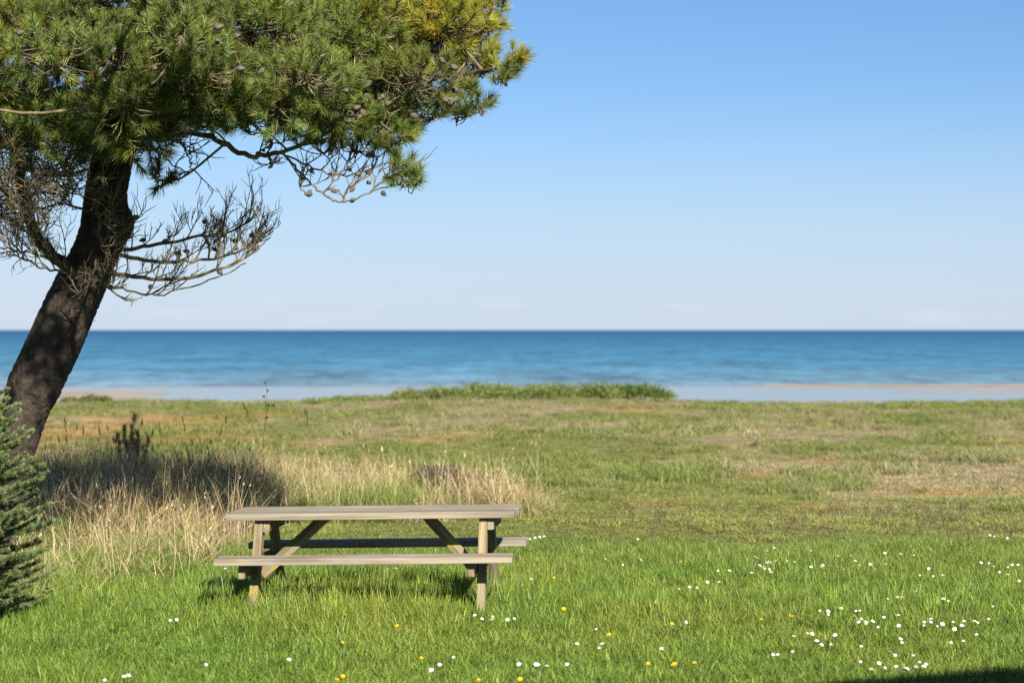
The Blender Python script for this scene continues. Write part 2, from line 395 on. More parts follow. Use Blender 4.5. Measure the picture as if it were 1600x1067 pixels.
M['shallow'] = water_mat('shallow_water', [(0, (.26, .30, .33)), (1, (.24, .29, .33))], .74, .08, .05, .3, .04, .1)
def shore(X, Y): return np.full_like(X, SEA_Z)
# ragged seam between the standing water behind the bar and the open sea
nx = 120; xs_ = np.linspace(-400, 400, nx); seam = 211 + 5 * (fbm(xs_ * .04, xs_ * 0 + 2, 71, 3) - .5)
def strip(name, ya, yb, mat, z, xs):
    v = np.concatenate([np.stack([xs, ya, np.full_like(xs, z)], -1), np.stack([xs, yb, np.full_like(xs, z)], -1)])
    k = np.arange(len(xs) - 1); f = np.stack([k, k + 1, k + 1 + len(xs), k + len(xs)], -1)
    return tag(obj(name, np_mesh(name, v, f, mat)), kind='structure')
strip('shallow_water', np.full(nx, 125.), seam + 1.0, M['shallow'], SEA_Z - .006, xs_)
strip('sea', seam, np.full(nx, 700.), M['sea'], SEA_Z, xs_)
xs2 = np.linspace(-9000, 9000, 20)
o = strip('sea', np.full(20, 699.), np.full(20, 24000.), M['sea'], SEA_Z - .01, xs2)

# ------------------------------------------------------------------ scattering of countless blades
def proto(name, blades, mat):
    """blades: list of (base xy, azimuth, height, lean, width, tint, head)"""
    v, f, t = [], [], []
    for (bx, by, az, h, lean, w, tint, head) in blades:
        dx, dy = math.cos(az), math.sin(az); sx, sy = -dy, dx
        tw = random.uniform(-.8, .8); sx, sy = sx * math.cos(tw) + dx * math.sin(tw), sy * math.cos(tw) + dy * math.sin(tw)
        i0 = len(v); ks = (0, .4, .75, 1)
        for q, k in enumerate(ks):
            r = lean * h * k ** 1.8; z = h * (k - .32 * min(lean, 1.2) * k ** 3)
            ww = w * (1, .9, .6, .08)[q] * .5
            v.append((bx + dx * r - sx * ww, by + dy * r - sy * ww, z)); v.append((bx + dx * r + sx * ww, by + dy * r + sy * ww, z))
            sh = .75 + .35 * k
            t += [[c * sh for c in tint]] * 2
        for q in range(3): f.append((i0 + 2 * q, i0 + 2 * q + 1, i0 + 2 * q + 3, i0 + 2 * q + 2))
        if head:
            r = lean * h; z = h * (1 - .32 * min(lean, 1.2)); j = len(v)
            hl, hw = head, head * .14
            for (a_, b_) in ((-.05, .1), (.35, 1), (.35, -1), (1.0, .02)):
                v.append((bx + dx * (r + a_ * hl * .5) + sx * b_ * hw, by + dy * (r + a_ * hl * .5) + sy * b_ * hw, z + a_ * hl * .8)); t.append([c * .85 for c in tint])
            f.append((j, j + 1, j + 3, j + 2))
    me = np_mesh(name, np.array(v), np.array(f), mat, True, np.array(t))
    return bpy.data.objects.new(name, me)

def scatter(name, pts, yaw, scl, idx, tone, protos, lean=None):
    pcol = bpy.data.collections.new(name + '_kinds')
    for k, po in enumerate(protos):
        po.name = '%s_kind_%02d' % (name, k); pcol.objects.link(po)
    me = bpy.data.meshes.new(name); N = len(pts)
    me.vertices.add(N); me.vertices.foreach_set('co', np.asarray(pts, np.float32).ravel())
    rot = np.zeros((N, 3), np.float32); rot[:, 2] = yaw
    if lean is not None: rot[:, :2] = lean
    at_ = me.attributes.new('rot', 'FLOAT_VECTOR', 'POINT'); at_.data.foreach_set('vector', rot.ravel())
    at_ = me.attributes.new('scl', 'FLOAT_VECTOR', 'POINT'); at_.data.foreach_set('vector', np.asarray(scl, np.float32).ravel())
    at_ = me.attributes.new('idx', 'INT', 'POINT'); at_.data.foreach_set('value', np.asarray(idx, np.int32))
    at_ = me.attributes.new('tone', 'FLOAT_COLOR', 'POINT'); t4 = np.ones((N, 4), np.float32); t4[:, :3] = tone; at_.data.foreach_set('color', t4.ravel())
    o = obj(name, me)
    g = bpy.data.node_groups.new(name + '_scatter', 'GeometryNodeTree')
    g.interface.new_socket('Geometry', in_out='INPUT', socket_type='NodeSocketGeometry')
    g.interface.new_socket('Geometry', in_out='OUTPUT', socket_type='NodeSocketGeometry')
    N_ = g.nodes; gi = N_.new('NodeGroupInput'); go = N_.new('NodeGroupOutput'); ip = N_.new('GeometryNodeInstanceOnPoints'); ci = N_.new('GeometryNodeCollectionInfo')
    ci.inputs['Collection'].default_value = pcol; ci.inputs['Separate Children'].default_value = True; ci.inputs['Reset Children'].default_value = True
    ip.inputs['Pick Instance'].default_value = True
    def named(nm, dt):
        a = N_.new('GeometryNodeInputNamedAttribute'); a.data_type = dt; a.inputs['Name'].default_value = nm; return a.outputs['Attribute']
    e = N_.new('FunctionNodeEulerToRotation')
    L_ = g.links
    L_.new(gi.outputs[0], ip.inputs['Points']); L_.new(ci.outputs[0], ip.inputs['Instance'])
    L_.new(named('idx', 'INT'), ip.inputs['Instance Index']); L_.new(named('rot', 'FLOAT_VECTOR'), e.inputs[0]); L_.new(e.outputs[0], ip.inputs['Rotation'])
    L_.new(named('scl', 'FLOAT_VECTOR'), ip.inputs['Scale']); L_.new(ip.outputs[0], go.inputs[0])
    md = o.modifiers.new('scatter', 'NODES'); md.node_group = g
    return o

R = random.uniform
def tuft(nb, rad, h0, h1, w, lean0, lean1, tints, headp=0, headl=.05):
    b = []
    for _ in range(nb):
        az = R(0, 6.283); rr = rad * math.sqrt(R(0, 1)); pa = R(0, 6.283)
        t = random.choice(tints); k = R(.8, 1.2)
        b.append((rr * math.cos(pa), rr * math.sin(pa), az, R(h0, h1), R(lean0, lean1), w * R(.7, 1.2), [c * k for c in t], headl * R(.7, 1.3) if R(0, 1) < headp else 0))
    return b

# ---- lawn
WHITE = (1, 1, 1)
lawn_tints = [(1, 1, 1), (1.25, 1.15, .9), (.62, .72, .8), (1, 1, 1), (1.6, 1.35, 1.6), (.8, .9, .8), (.5, .62, .7)]
lp = [proto('t', tuft(26, .06, .05, .12, .0040, .1, .9, lawn_tints), M['blade']) for _ in range(4)] + \
     [proto('t', tuft(22, .05, .07, .16, .0044, .2, .8, lawn_tints), M['blade']) for _ in range(2)] + \
     [proto('t', tuft(18, .06, .05, .11, .0040, .3, 1.1, lawn_tints + [(2.6, 1.7, 2.2)]), M['blade']) for _ in range(2)]
def sample(n_, y0, y1, wf, wm):
    y = np.sqrt(rng.uniform(y0 ** 2, y1 ** 2, n_)); x = rng.uniform(-1, 1, n_) * (wf * y + wm); return x, y

x, y = sample(92000, 12.0, 27.5, .25, 2.1)
lawn, straw, sand = masks(x, y)
keep = rng.uniform(0, 1, len(x)) < (.35 * (1 - sstep(25, 27.5, y)) + .65 * lawn)
x, y, lawn = x[keep], y[keep], lawn[keep]
hgt = (.62 + .75 * fbm(x * .9, y * .9, 83, 3)) * (.36 + .64 * lawn) * (1 - .42 * sstep(19.5, 23.5, y)) * (.72 + .35 * sstep(14, 17, y))
inn = np.exp(-(((x + .936) / 1.15) ** 4 + ((y - 16.75) / 1.05) ** 4)); hgt = hgt * (1 + .75 * inn)   # the mower does not get under the table
tone = cover_colour(x, y) * (1 + .25 * rng.normal(size=(len(x), 1)).clip(-1.2, 1.6) * .6)
scl = np.stack([np.ones_like(x), np.ones_like(x), hgt], -1) * rng.uniform(.85, 1.2, (len(x), 1))
o = scatter('lawn_grass', np.stack([x, y, ground_z(x, y) - .005], -1), rng.uniform(0, 6.28, len(x)), scl, rng.integers(0, 8, len(x)), tone, lp)
tag(o, 'bright green lawn grass around the picnic table', 'grass', kind='stuff')

# ---- meadow
mead_tints = [(1, 1, 1), (1.2, 1.1, 1), (.8, .85, .8), (1.4, 1.25, 1.3)]
mp_ = [proto('t', tuft(30, .10, .03, .09, .006, .3, 1.2, mead_tints), M['straw']) for _ in range(4)] + \
      [proto('t', tuft(34, .12, .06, .17, .007, .2, .8, mead_tints), M['straw']) for _ in range(2)]
parts_ = []
for (n_, y0, y1, s0) in ((26000, 22.5, 32, 1.0), (20000, 32, 50, 1.4), (16000, 50, 98, 2.2)):
    xa, ya = sample(int(n_ * 1.12), y0, y1, .265, 2.0); parts_.append((xa, ya, np.full(int(n_ * 1.12), s0)))
x, y, s0 = [np.concatenate(q) for q in zip(*parts_)]
lawn, straw, sand = masks(x, y)
keep = rng.uniform(0, 1, len(x)) < (1 - .9 * lawn) * (1 - .55 * sand)
x, y, s0, lawn, straw, sand = [q[keep] for q in (x, y, s0, lawn, straw, sand)]
clump = fbm(x * .9, y * .5, 91, 3)
s = s0 * rng.uniform(.7, 1.3, len(x))
clump = .5 * clump + .5 * fbm(x * 2.1, y * 1.3, 93, 2)
gt = sstep(.52, .64, clump) * sstep(25, 28, y)
hgt = (.40 + .45 * gt) * (1 - .45 * sstep(32, 50, y))
tone = cover_colour(x, y) * rng.uniform(.75, 1.25, (len(x), 1))
tone = tone * (1 - .6 * gt[:, None]) + np.array([.130, .190, .048]) * .6 * gt[:, None]
idx = np.where(clump > .58, rng.integers(4, 6, len(x)), rng.integers(0, 4, len(x)))
o = scatter('meadow_grass', np.stack([x, y, ground_z(x, y) - .01], -1), rng.uniform(0, 6.28, len(x)), np.stack([s, s, s * hgt], -1), idx, tone, mp_)
tag(o, 'short patchy olive and straw coloured meadow behind the lawn', 'grass', kind='stuff')

# ---- dark seed heads speckling the short dry strip behind the lawn
sp_ = [proto('t', tuft(5, .05, .04, .09, .005, .1, .5, [(1, 1, 1)], 1.0, .03), M['straw']) for _ in range(3)]
x, y = sample(1000, 22.5, 27.5, .235, .3)
keep = (rng.uniform(0, 1, len(x)) < .3 + sstep(.45, .6, fbm(x * .5, y * .4, 95, 3))) & (x > .3)
x, y = x[keep], y[keep]
o = scatter('seed_head_speckle', np.stack([x, y, ground_z(x, y)], -1), rng.uniform(0, 6.28, len(x)), np.ones((len(x), 3)) * rng.uniform(.7, 1.2, (len(x), 1)), rng.integers(0, 3, len(x)), np.tile([.12, .08, .05], (len(x), 1)), sp_)
tag(o, 'dark brown seed heads speckling the short dry strip behind the lawn', 'seed heads', kind='stuff')

# ---- tall dry grass on the left and behind the table
POLY = np.array([(-5.2, 14.8), (-3.8, 15.3), (-3.15, 16.3), (-2.75, 17.6), (-2.4, 19.4), (-2.3, 21.3), (-2.4, 23.2), (-2.2, 24.4), (-1.0, 24.8), (.2, 25.0), (.6, 25.9), (.5, 27.2), (-.2, 28.4), (-1.6, 29.4), (-3.0, 31.2), (-9.5, 32.5), (-10, 22), (-8, 15)])
def inside(x, y, poly):
    r = np.zeros(len(x), bool); j = len(poly) - 1
    for i in range(len(poly)):
        (xi, yi), (xj, yj) = poly[i], poly[j]
        r ^= ((yi > y) != (yj > y)) & (x < (xj - xi) * (y - yi) / (yj - yi + 1e-12) + xi); j = i
    return r
def edge_dist(x, y, poly):
    d = np.full(len(x), 1e9)
    for i in range(len(poly)):
        a_, b_ = poly[i], poly[(i + 1) % len(poly)]; ab = b_ - a_
        t = np.clip(((x - a_[0]) * ab[0] + (y - a_[1]) * ab[1]) / (ab @ ab), 0, 1)
        d = np.minimum(d, np.hypot(x - a_[0] - t * ab[0], y - a_[1] - t * ab[1]))
    return d
STRAW = [(1, 1, 1), (1.15, 1.1, 1.05), (.85, .8, .72), (.7, .62, .5), (1.3, 1.25, 1.2)]
tall = [proto('t', tuft(26, .10, .30, .72, .0055, .15, .75, STRAW, .10, .06), M['straw']) for _ in range(3)] + \
       [proto('t', tuft(30, .12, .22, .50, .0055, .5, 1.5, STRAW), M['straw']) for _ in range(3)] + \
       [proto('t', tuft(34, .10, .20, .48, .006, .2, .9, [(.42, .72, .26), (.36, .62, .22), (.5, .8, .3)]), M['straw']) for _ in range(3)]
x = rng.uniform(-9, 1.2, 11000); y = rng.uniform(14.6, 32, 11000)
xw = x + .5 * (fbm(x * .8, y * .8, 101, 3) - .5); yw = y + 1.0 * (fbm(x * .8 + 9, y * .8, 103, 3) - .5)
keep = inside(xw, yw, POLY) & (np.abs(x) < .25 * y + 1.5); x, y, xw, yw = x[keep], y[keep], xw[keep], yw[keep]
ed = edge_dist(xw, yw, POLY)
keep = rng.uniform(0, 1, len(x)) < .22 + .62 * sstep(0, .6, ed); x, y, ed = x[keep], y[keep], ed[keep]
front = 1 - sstep(19.3, 22.3, y)
hgt = (.42 + .58 * sstep(0, .8, ed)) * (1 - .50 * front) * rng.uniform(.75, 1.2, len(x))
behind = sstep(-2.9, -2.2, x) * sstep(23, 24, y)
hgt = hgt * (.62 + .76 * fbm(x * 1.3, y * .8, 113, 3)) * (1 - .12 * behind) * (1 + .28 * sstep(22.5, 24, y) * (1 - sstep(27, 28.5, y)) * (1 - sstep(-2.9, -2.3, x)))
green_share = .22 + .55 * behind * sstep(.42, .58, fbm(x * .9 + 3, y * .7, 107, 2) + .16 * (x < -1.1) - .05) + .46 * front + .25 * (1 - sstep(-5.2, -3.4, x)) * sstep(21, 23, y)
u = rng.uniform(0, 1, len(x))
idx = np.where(u < green_share, rng.integers(6, 9, len(x)), np.where(rng.uniform(0, 1, len(x)) < .35 + .45 * front, rng.integers(3, 6, len(x)), rng.integers(0, 3, len(x))))
k = fbm(x * .8, y * .8, 109, 3)[:, None]
tone = np.array([.52, .43, .245]) * k + np.array([.40, .325, .18]) * (1 - k)
dark = (sstep(23.5, 26.5, y) * (1 - sstep(-3.2, -2.4, x)))[:, None]  # the pine's shade on the left tall grass, put into its tone
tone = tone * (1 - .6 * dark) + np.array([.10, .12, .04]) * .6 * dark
# thin single stalks that overtop the rest
xs_a = np.concatenate([rng.uniform(-5.2, -2.0, 150), rng.uniform(-2.6, .5, 70)]); ys_a = np.concatenate([rng.uniform(18.2, 24.5, 150), rng.uniform(24.6, 27.5, 70)])
kk = inside(xs_a, ys_a, POLY); xs_a, ys_a = xs_a[kk], ys_a[kk]
tall += [proto('t', tuft(3, .07, .70, 1.05, .0045, .12, .42, STRAW[:2] + STRAW[4:], .3, .07), M['straw']) for _ in range(3)]
ha = np.where(ys_a < 21, .62, .82) * rng.uniform(.8, 1.1, len(xs_a))
x = np.concatenate([x, xs_a]); y = np.concatenate([y, ys_a]); hgt = np.concatenate([hgt, ha]); idx = np.concatenate([idx, rng.integers(9, 12, len(xs_a))])
tone = np.concatenate([tone, np.tile([.50, .41, .25], (len(xs_a), 1))])
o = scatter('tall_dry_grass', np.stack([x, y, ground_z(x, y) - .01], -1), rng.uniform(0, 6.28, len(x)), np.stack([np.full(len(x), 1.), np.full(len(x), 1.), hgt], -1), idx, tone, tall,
            np.stack([rng.normal(0, .10, len(x)), rng.normal(.06, .10, len(x))], -1))
tag(o, 'tall straw coloured dry grass behind and left of the picnic table', 'grass', kind='stuff')

# ------------------------------------------------------------------ picnic table
table = empty('picnic_table', (0, 0, 0))
tag(table, 'weathered wooden picnic table with attached benches standing on the lawn', 'picnic table')
TC = np.array([-0.936, 16.88]); TYAW = math.radians(-4.5); TROLL = math.radians(-1.0)
table.location = (TC[0], TC[1], float(ground_z(TC[0], TC[1])) - 0.0)
table.rotation_euler = (0, TROLL, TYAW)
def board(name, p0, p1, width, thick, wdir, mat, cut0=0, cut1=0, parent=table, chamfer=.006):
    """a sawn board from p0 to p1; width runs along wdir, thick across it"""
    p0, p1 = Vector(p0), Vector(p1); L = (p1 - p0).length
    X = (p1 - p0).normalized(); Y = Vector(wdir); Y = (Y - X * Y.dot(X)).normalized(); Z = X.cross(Y)
    bm = bmesh.new()
    secs = 6
    rows = []
    for s_ in range(secs + 1):
        q = s_ / secs; xx = L * q; dz = R(-.0012, .0012); dy = R(-.0012, .0012)
        ring = []
        for (a_, b_) in ((-1, -1), (1, -1), (1, 1), (-1, 1)):
            cx = xx
            if s_ == 0 and b_ < 0: cx += cut0
            if s_ == secs and b_ < 0: cx -= cut1
            ring.append(bm.verts.new((cx, a_ * width / 2 + dy, b_ * thick / 2 + dz)))
        rows.append(ring)
    for s_ in range(secs):
        for k in range(4): bm.faces.new((rows[s_][k], rows[s_][(k + 1) % 4], rows[s_ + 1][(k + 1) % 4], rows[s_ + 1][k]))
    bm.faces.new(rows[0][::-1]); bm.faces.new(rows[-1])
    bm.normal_update()
    ed_ = [e for e in bm.edges if len(e.link_faces) == 2 and e.calc_face_angle(0) > .5]
    bmesh.ops.bevel(bm, geom=ed_, offset=chamfer, segments=2, affect='EDGES', profile=.6)
    bmesh.ops.recalc_face_normals(bm, faces=bm.faces)
    me = bpy.data.meshes.new(name); bm.to_mesh(me); bm.free(); me.materials.append(mat)
    o = obj(name, me, parent)
    o.matrix_local = Matrix.Translation(p0) @ Matrix((X, Y, Z)).transposed().to_4x4()
    return o
TH = .045
for k in range(5):
    yy = -.28 + k * .14
    board('tabletop_plank', (-1.0 + R(-.006, .006), yy, .72 - TH / 2), (1.0 + R(-.006, .006), yy, .72 - TH / 2 + R(-.002, .002)), .134, TH, (0, 1, 0), M['wood'])
for s_ in (-1, 1):
    for k in range(2):
        yy = s_ * (.545 + .137 * k + .02)
        board('seat_plank', (-1.0 + R(-.008, .008), yy, .45 - TH / 2), (1.0 + R(-.008, .008), yy, .45 - TH / 2), .130, TH, (0, 1, 0), M['wood'])
LX = .775
for sx in (-1, 1):
    lx = sx * LX
    for sy in (-1, 1):
        board('leg', (lx, sy * .63, -.05), (lx, sy * .235, .674), .095, .058, (0, 1, 0), M['woodleg'])
    bx = lx - .029 - .0235
    board('seat_bearer', (bx, -.70, .405 - .048), (bx, .70, .405 - .048), .045, .092, (1, 0, 0), M['woodleg'], .05 if sx < 0 else .012, .05)
    tx = lx + .029 + .0235
    board('top_bearer', (tx, -.325, .674 - .041), (tx, .325, .674 - .041), .045, .080, (1, 0, 0), M['woodleg'], .04, .04)
    # diagonal brace from the seat bearer up to the middle of the top
    b0 = (bx + (.024 if sx < 0 else -.024) + sx * .01, 0, .27)
    board('brace', b0, (lx - sx * .42, 0, .672), .075, .045, (0, 0, 1), M['woodleg'])
    for sy in (-1, 1):
        for (hz, hy) in ((.36, sy * .405), (.635, sy * .255)):
            bm = bmesh.new(); bmesh.ops.create_cone(bm, cap_ends=True, segments=8, radius1=.009, radius2=.006, depth=.010, matrix=Matrix.Translation((lx + sx * .034, hy, hz)) @ Matrix.Rotation(sx * math.pi / 2, 4, 'Y'))
            me = bpy.data.meshes.new('bolt'); bm.to_mesh(me); bm.free(); me.materials.append(M['steel']); obj('bolt', me, table)

# ------------------------------------------------------------------ pine tree
TD = 19.5
pine = empty('pine_tree', tuple(at(8, 860, TD)))
tag(pine, 'large leaning pine with dark trunk, needle clumps, cones and bare lower branches', 'tree')
pine_org = np.array(pine.location)
def P3(lst): return np.array([at(a_, b_, TD + c_) for a_, b_, c_ in lst])
def pobj(name, buf, mat, smooth=False, parent=pine):
    for k in range(len(buf.v)): buf.v[k] = buf.v[k] - pine_org
    return obj(name, buf.mesh(name, mat, smooth), parent)

tk = [(-26, 905, 0, 112), (-14, 830, 0, 94), (4, 750, 0, 84), (19, 700, 0, 78), (39, 640, 0, 80), (55, 600, 0, 90), (83, 540, 0, 90), (110, 480, 0, 87), (128, 440, 0, 84), (147, 400, 0, 78), (160, 360, 0, 76), (166, 300, .0, 70), (173, 262, 0, 70), (190, 200, .05, 60), (205, 130, .1, 54), (230, 50, .15, 46), (262, -50, .2, 38), (300, -170, .2, 28), (330, -290, .2, 14)]
tkc = P3([(a_, b_, c_) for a_, b_, c_, w in tk]); tkr = np.array([w * .94 / 2 / F * TD for *_, w in tk])
NT = 520
trunk_p = resample(tkc, NT); trunk_r = np.interp(np.linspace(0, len(tk) - 1, NT), np.arange(len(tk)), tkr)
NA = 112
aa = np.arange(NA) / NA; rr_ = np.arange(NT)
def ring_noise(fa, fr, seed, o_=3):
    """noise round the stem that closes on itself"""
    n0 = fbm(aa[None, :] * fa + 0 * rr_[:, None], rr_[:, None] * fr + 0 * aa[None, :], seed, o_); n1 = fbm((aa[None, :] - 1) * fa + 0 * rr_[:, None], rr_[:, None] * fr + 0 * aa[None, :], seed, o_)
    return n0 * (1 - aa) + n1 * aa
ridge = 1 - np.abs(ring_noise(30, .16, 5) - .5) * 2
bump = 1 - .055 * sstep(.78, 1.0, ridge) + .05 * (ring_noise(44, .6, 8) - .5) + .07 * (ring_noise(5, .035, 6, 2) - .5)
v, f = tube(trunk_p, trunk_r, NA, bump)
# burl where a limb broke off
kb = at(205, 352, TD - .02); dd = np.linalg.norm(v - kb, axis=1)
ax = trunk_p[np.argmin(np.linalg.norm(trunk_p - kb, axis=1))]
v = v + norm(v - ax) * (0.085 * np.exp(-(dd / .12) ** 2))[:, None]
b = Buf(); b.add(v, f); pobj('trunk', b, M['bark'], True)

nodes = [(trunk_p[i], trunk_r[i]) for i in range(240, NT, 8)]
LIMBS = [
 ([(116, 425, -.15), (62, 378, -.3), (38, 310, -.4), (25, 240, -.5), (10, 160, -.7), (-20, 80, -.9)], .055, .03),
 ([(190, 215, 0), (260, 203, -.3), (330, 215, -.6), (385, 243, -.8), (440, 238, -1.0), (505, 212, -1.2), (570, 178, -1.3)], .028, .012),
 ([(440, 238, -1.0), (476, 277, -1.1), (505, 303, -1.1), (534, 317, -1.15), (578, 301, -1.2), (636, 284, -1.2)], .010, .004),
 ([(212, 110, .1), (330, 118, -.3), (450, 104, -.6), (580, 95, -.8), (690, 118, -.8), (775, 106, -.8)], .065, .010),
 ([(650, 112, -.8), (690, 160, -.8), (712, 176, -.8), (738, 182, -.8)], .016, .006),
 ([(240, 30, .1), (350, 0, .5), (480, -40, .8), (620, -60, .9), (740, -20, .9)], .06, .018),
 ([(188, 200, 0), (190, 175, -1.0), (178, 160, -1.8)], .04, .012),
 ([(200, 150, 0), (230, 120, 1.2), (260, 90, 2.4)], .05, .02),
 ([(208, 100, 0), (100, 60, -.5), (-50, 30, -.8), (-200, 0, -1)], .06, .02),
 ([(205, 140, 0), (300, 128, -1.0), (400, 120, -1.5)], .045, .012),
 ([(262, -60, .2), (150, -120, -.5), (0, -200, -.8)], .05, .02),
 ([(250, -20, .2), (280, -80, -1.0), (320, -130, -1.8)], .045, .012),
 ([(250, -10, .2), (380, 20, 1.5), (520, 30, 2.3)], .05, .018),
 ([(280, -80, .2), (270, -115, -1.6), (250, -150, -3.2), (240, -175, -4.6)], .05, .016),  # added limb above the frame, carries the shading bough
 ([(262, -140, -2.6), (360, -160, -3.6), (470, -175, -4.6)], .03, .012)]  # added side limb of that unseen shading bough
for pts, r0, r1 in LIMBS:
    P = resample(P3(pts), 40); P[2:-1] += rng.normal(0, .006, (37, 3)); Rr = np.linspace(r0, r1, 40)
    v, f = tube(P, Rr, 8, 1 + .2 * (rng.random((40, 8)) - .5)); b = Buf(); b.add(v, f)
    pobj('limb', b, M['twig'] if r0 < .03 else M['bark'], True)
    nodes += [(P[i], Rr[i]) for i in range(3, 40, 2)]
NP = np.array([q for q, _ in nodes])

CROWN = np.array([(-420, -420), (0, -640), (350, -700), (680, -460), (800, -200), (793, 0), (778, 55), (772, 90), (770, 118), (735, 140), (700, 185), (664, 200), (640, 225), (628, 246), (598, 243), (560, 222), (505, 248), (470, 238), (440, 222), (380, 212), (320, 208), (280, 218), (264, 252), (215, 264), (160, 266), (90, 258), (0, 252), (-320, 240)], float)
def in_crown(px, py): return inside(np.atleast_1d(px).astype(float), np.atleast_1d(py).astype(float), CROWN)
lobes = []
def grow(count, y0, y1, front, gap):
    tries = 0; start = len(lobes)
    while len(lobes) - start < count and tries < 12000:
        tries += 1
        px, py = R(-330, 790), R(y0, y1)
        T_ = 3.0 * (1 - .4 * float(sstep(250, 520, px))) * math.sqrt(max(.03, 1 - abs((px - 200) / 640) ** 2.5 - abs((py + 120) / 480) ** 4))
        Tf = T_ * float(np.interp(py, (-500, -300, -70, 80, 235), (.2, .25, .42, .70, 1.0)))   # the sunny face leans back
        # most clumps sit towards the outer shell, where the light reaches
        d_ = -Tf * R(.25, 1) if R(0, 1) < front else R(-.3 * Tf, T_)
        c = at(px, py, TD + d_); rx = R(.24, .42); rz = R(.15, .26)
        k_ = F / c[1]
        ok = all(in_crown(px + ax_ * rx * k_ * .8, py + ay_ * rz * k_ * .8)[0] for ax_, ay_ in ((-1, 0), (1, 0), (0, 1), (0, -1)))
        # the open hollow between the upper crown and the low clump in front of the trunk
        if not ok or (60 < px < 300 and 112 < py < 158 and d_ < .9) or (-20 < px < 150 and 105 < py < 178 and d_ < .9): continue
        if any(np.linalg.norm((c - q[0]) / np.array([1, 1, .6])) < gap for q in lobes): continue
        lobes.append((c, rx, rz, R(0, 1)))
grow(104, -70, 235, .95, .34); grow(62, -70, 220, .0, .32)
grow(110, -560, -70, .6, .30)
# clumps that stand out in the outline
for (px, py, d_, rx, rz, n_) in ((90, 205, -.9, .36, .17, 0), (160, 200, -1.0, .40, .20, 0), (215, 205, -1.2, .34, .22, 0), (190, 165, -1.5, .34, .16, 0), (20, 215, -.7, .34, .2, 0),
                             (130, 228, -1.0, .26, .14, 0), (178, 236, -1.1, .26, .14, 0), (228, 230, -1.1, .24, .14, 0), (60, 232, -.9, .26, .14, 0), (325, 196, -1.0, .2, .1, 0), (400, 200, -1.0, .2, .1, 0),
                             (252, 282, -.5, .10, .06, 0), (560, 238, -1.2, .2, .12, 0), (625, 235, -1.1, .16, .14, 0), (505, 240, -1.1, .18, .1, 0), (590, 205, -1.2, .25, .15, 0), (655, 190, -1.0, .2, .12, 0),
                             (640, 288, -1.2, .06, .05, 1), (627, 266, -1.2, .05, .05, 1), (742, 166, -.8, .07, .10, 1), (722, 184, -.8, .07, .04, 1), (796, 97, -.8, .05, .04, 1), (783, 122, -.8, .08, .06, 1),
                             (745, 110, -.8, .18, .12, 0), (765, 40, .4, .22, .2, 0), (730, 20, .3, .3, .2, 0), (770, 5, .5, .2, .15, 0), (690, 60, -.9, .28, .2, 0), (640, 70, -1.3, .34, .2, 0), (600, 110, -1.5, .34, .2, 0), (560, 60, -1.6, .36, .2, 0), (650, 130, -1.3, .3, .18, 0), (595, 40, -1.5, .3, .18, 0), (735, 85, -.4, .2, .16, 0),
                             (300, 70, -2.3, .36, .2, 0), (130, 60, -2.4, .4, .22, 0), (60, 40, -2.0, .4, .2, 0), (230, 90, -2.2, .36, .2, 0), (430, 50, -2.2, .38, .2, 0), (480, 130, -1.8, .36, .2, 0), (330, 175, -1.5, .22, .14, 0), (385, 170, -1.5, .24, .15, 0), (300, 140, -1.7, .2, .12, 0), (440, 175, -1.6, .26, .15, 0), (520, 180, -1.5, .26, .15, 0), (350, 110, -2.0, .3, .18, 0)):
    lobes.append((at(px, py, TD + (d_ * .6 if py < 120 and rx > .12 else d_)), rx, rz, .5))

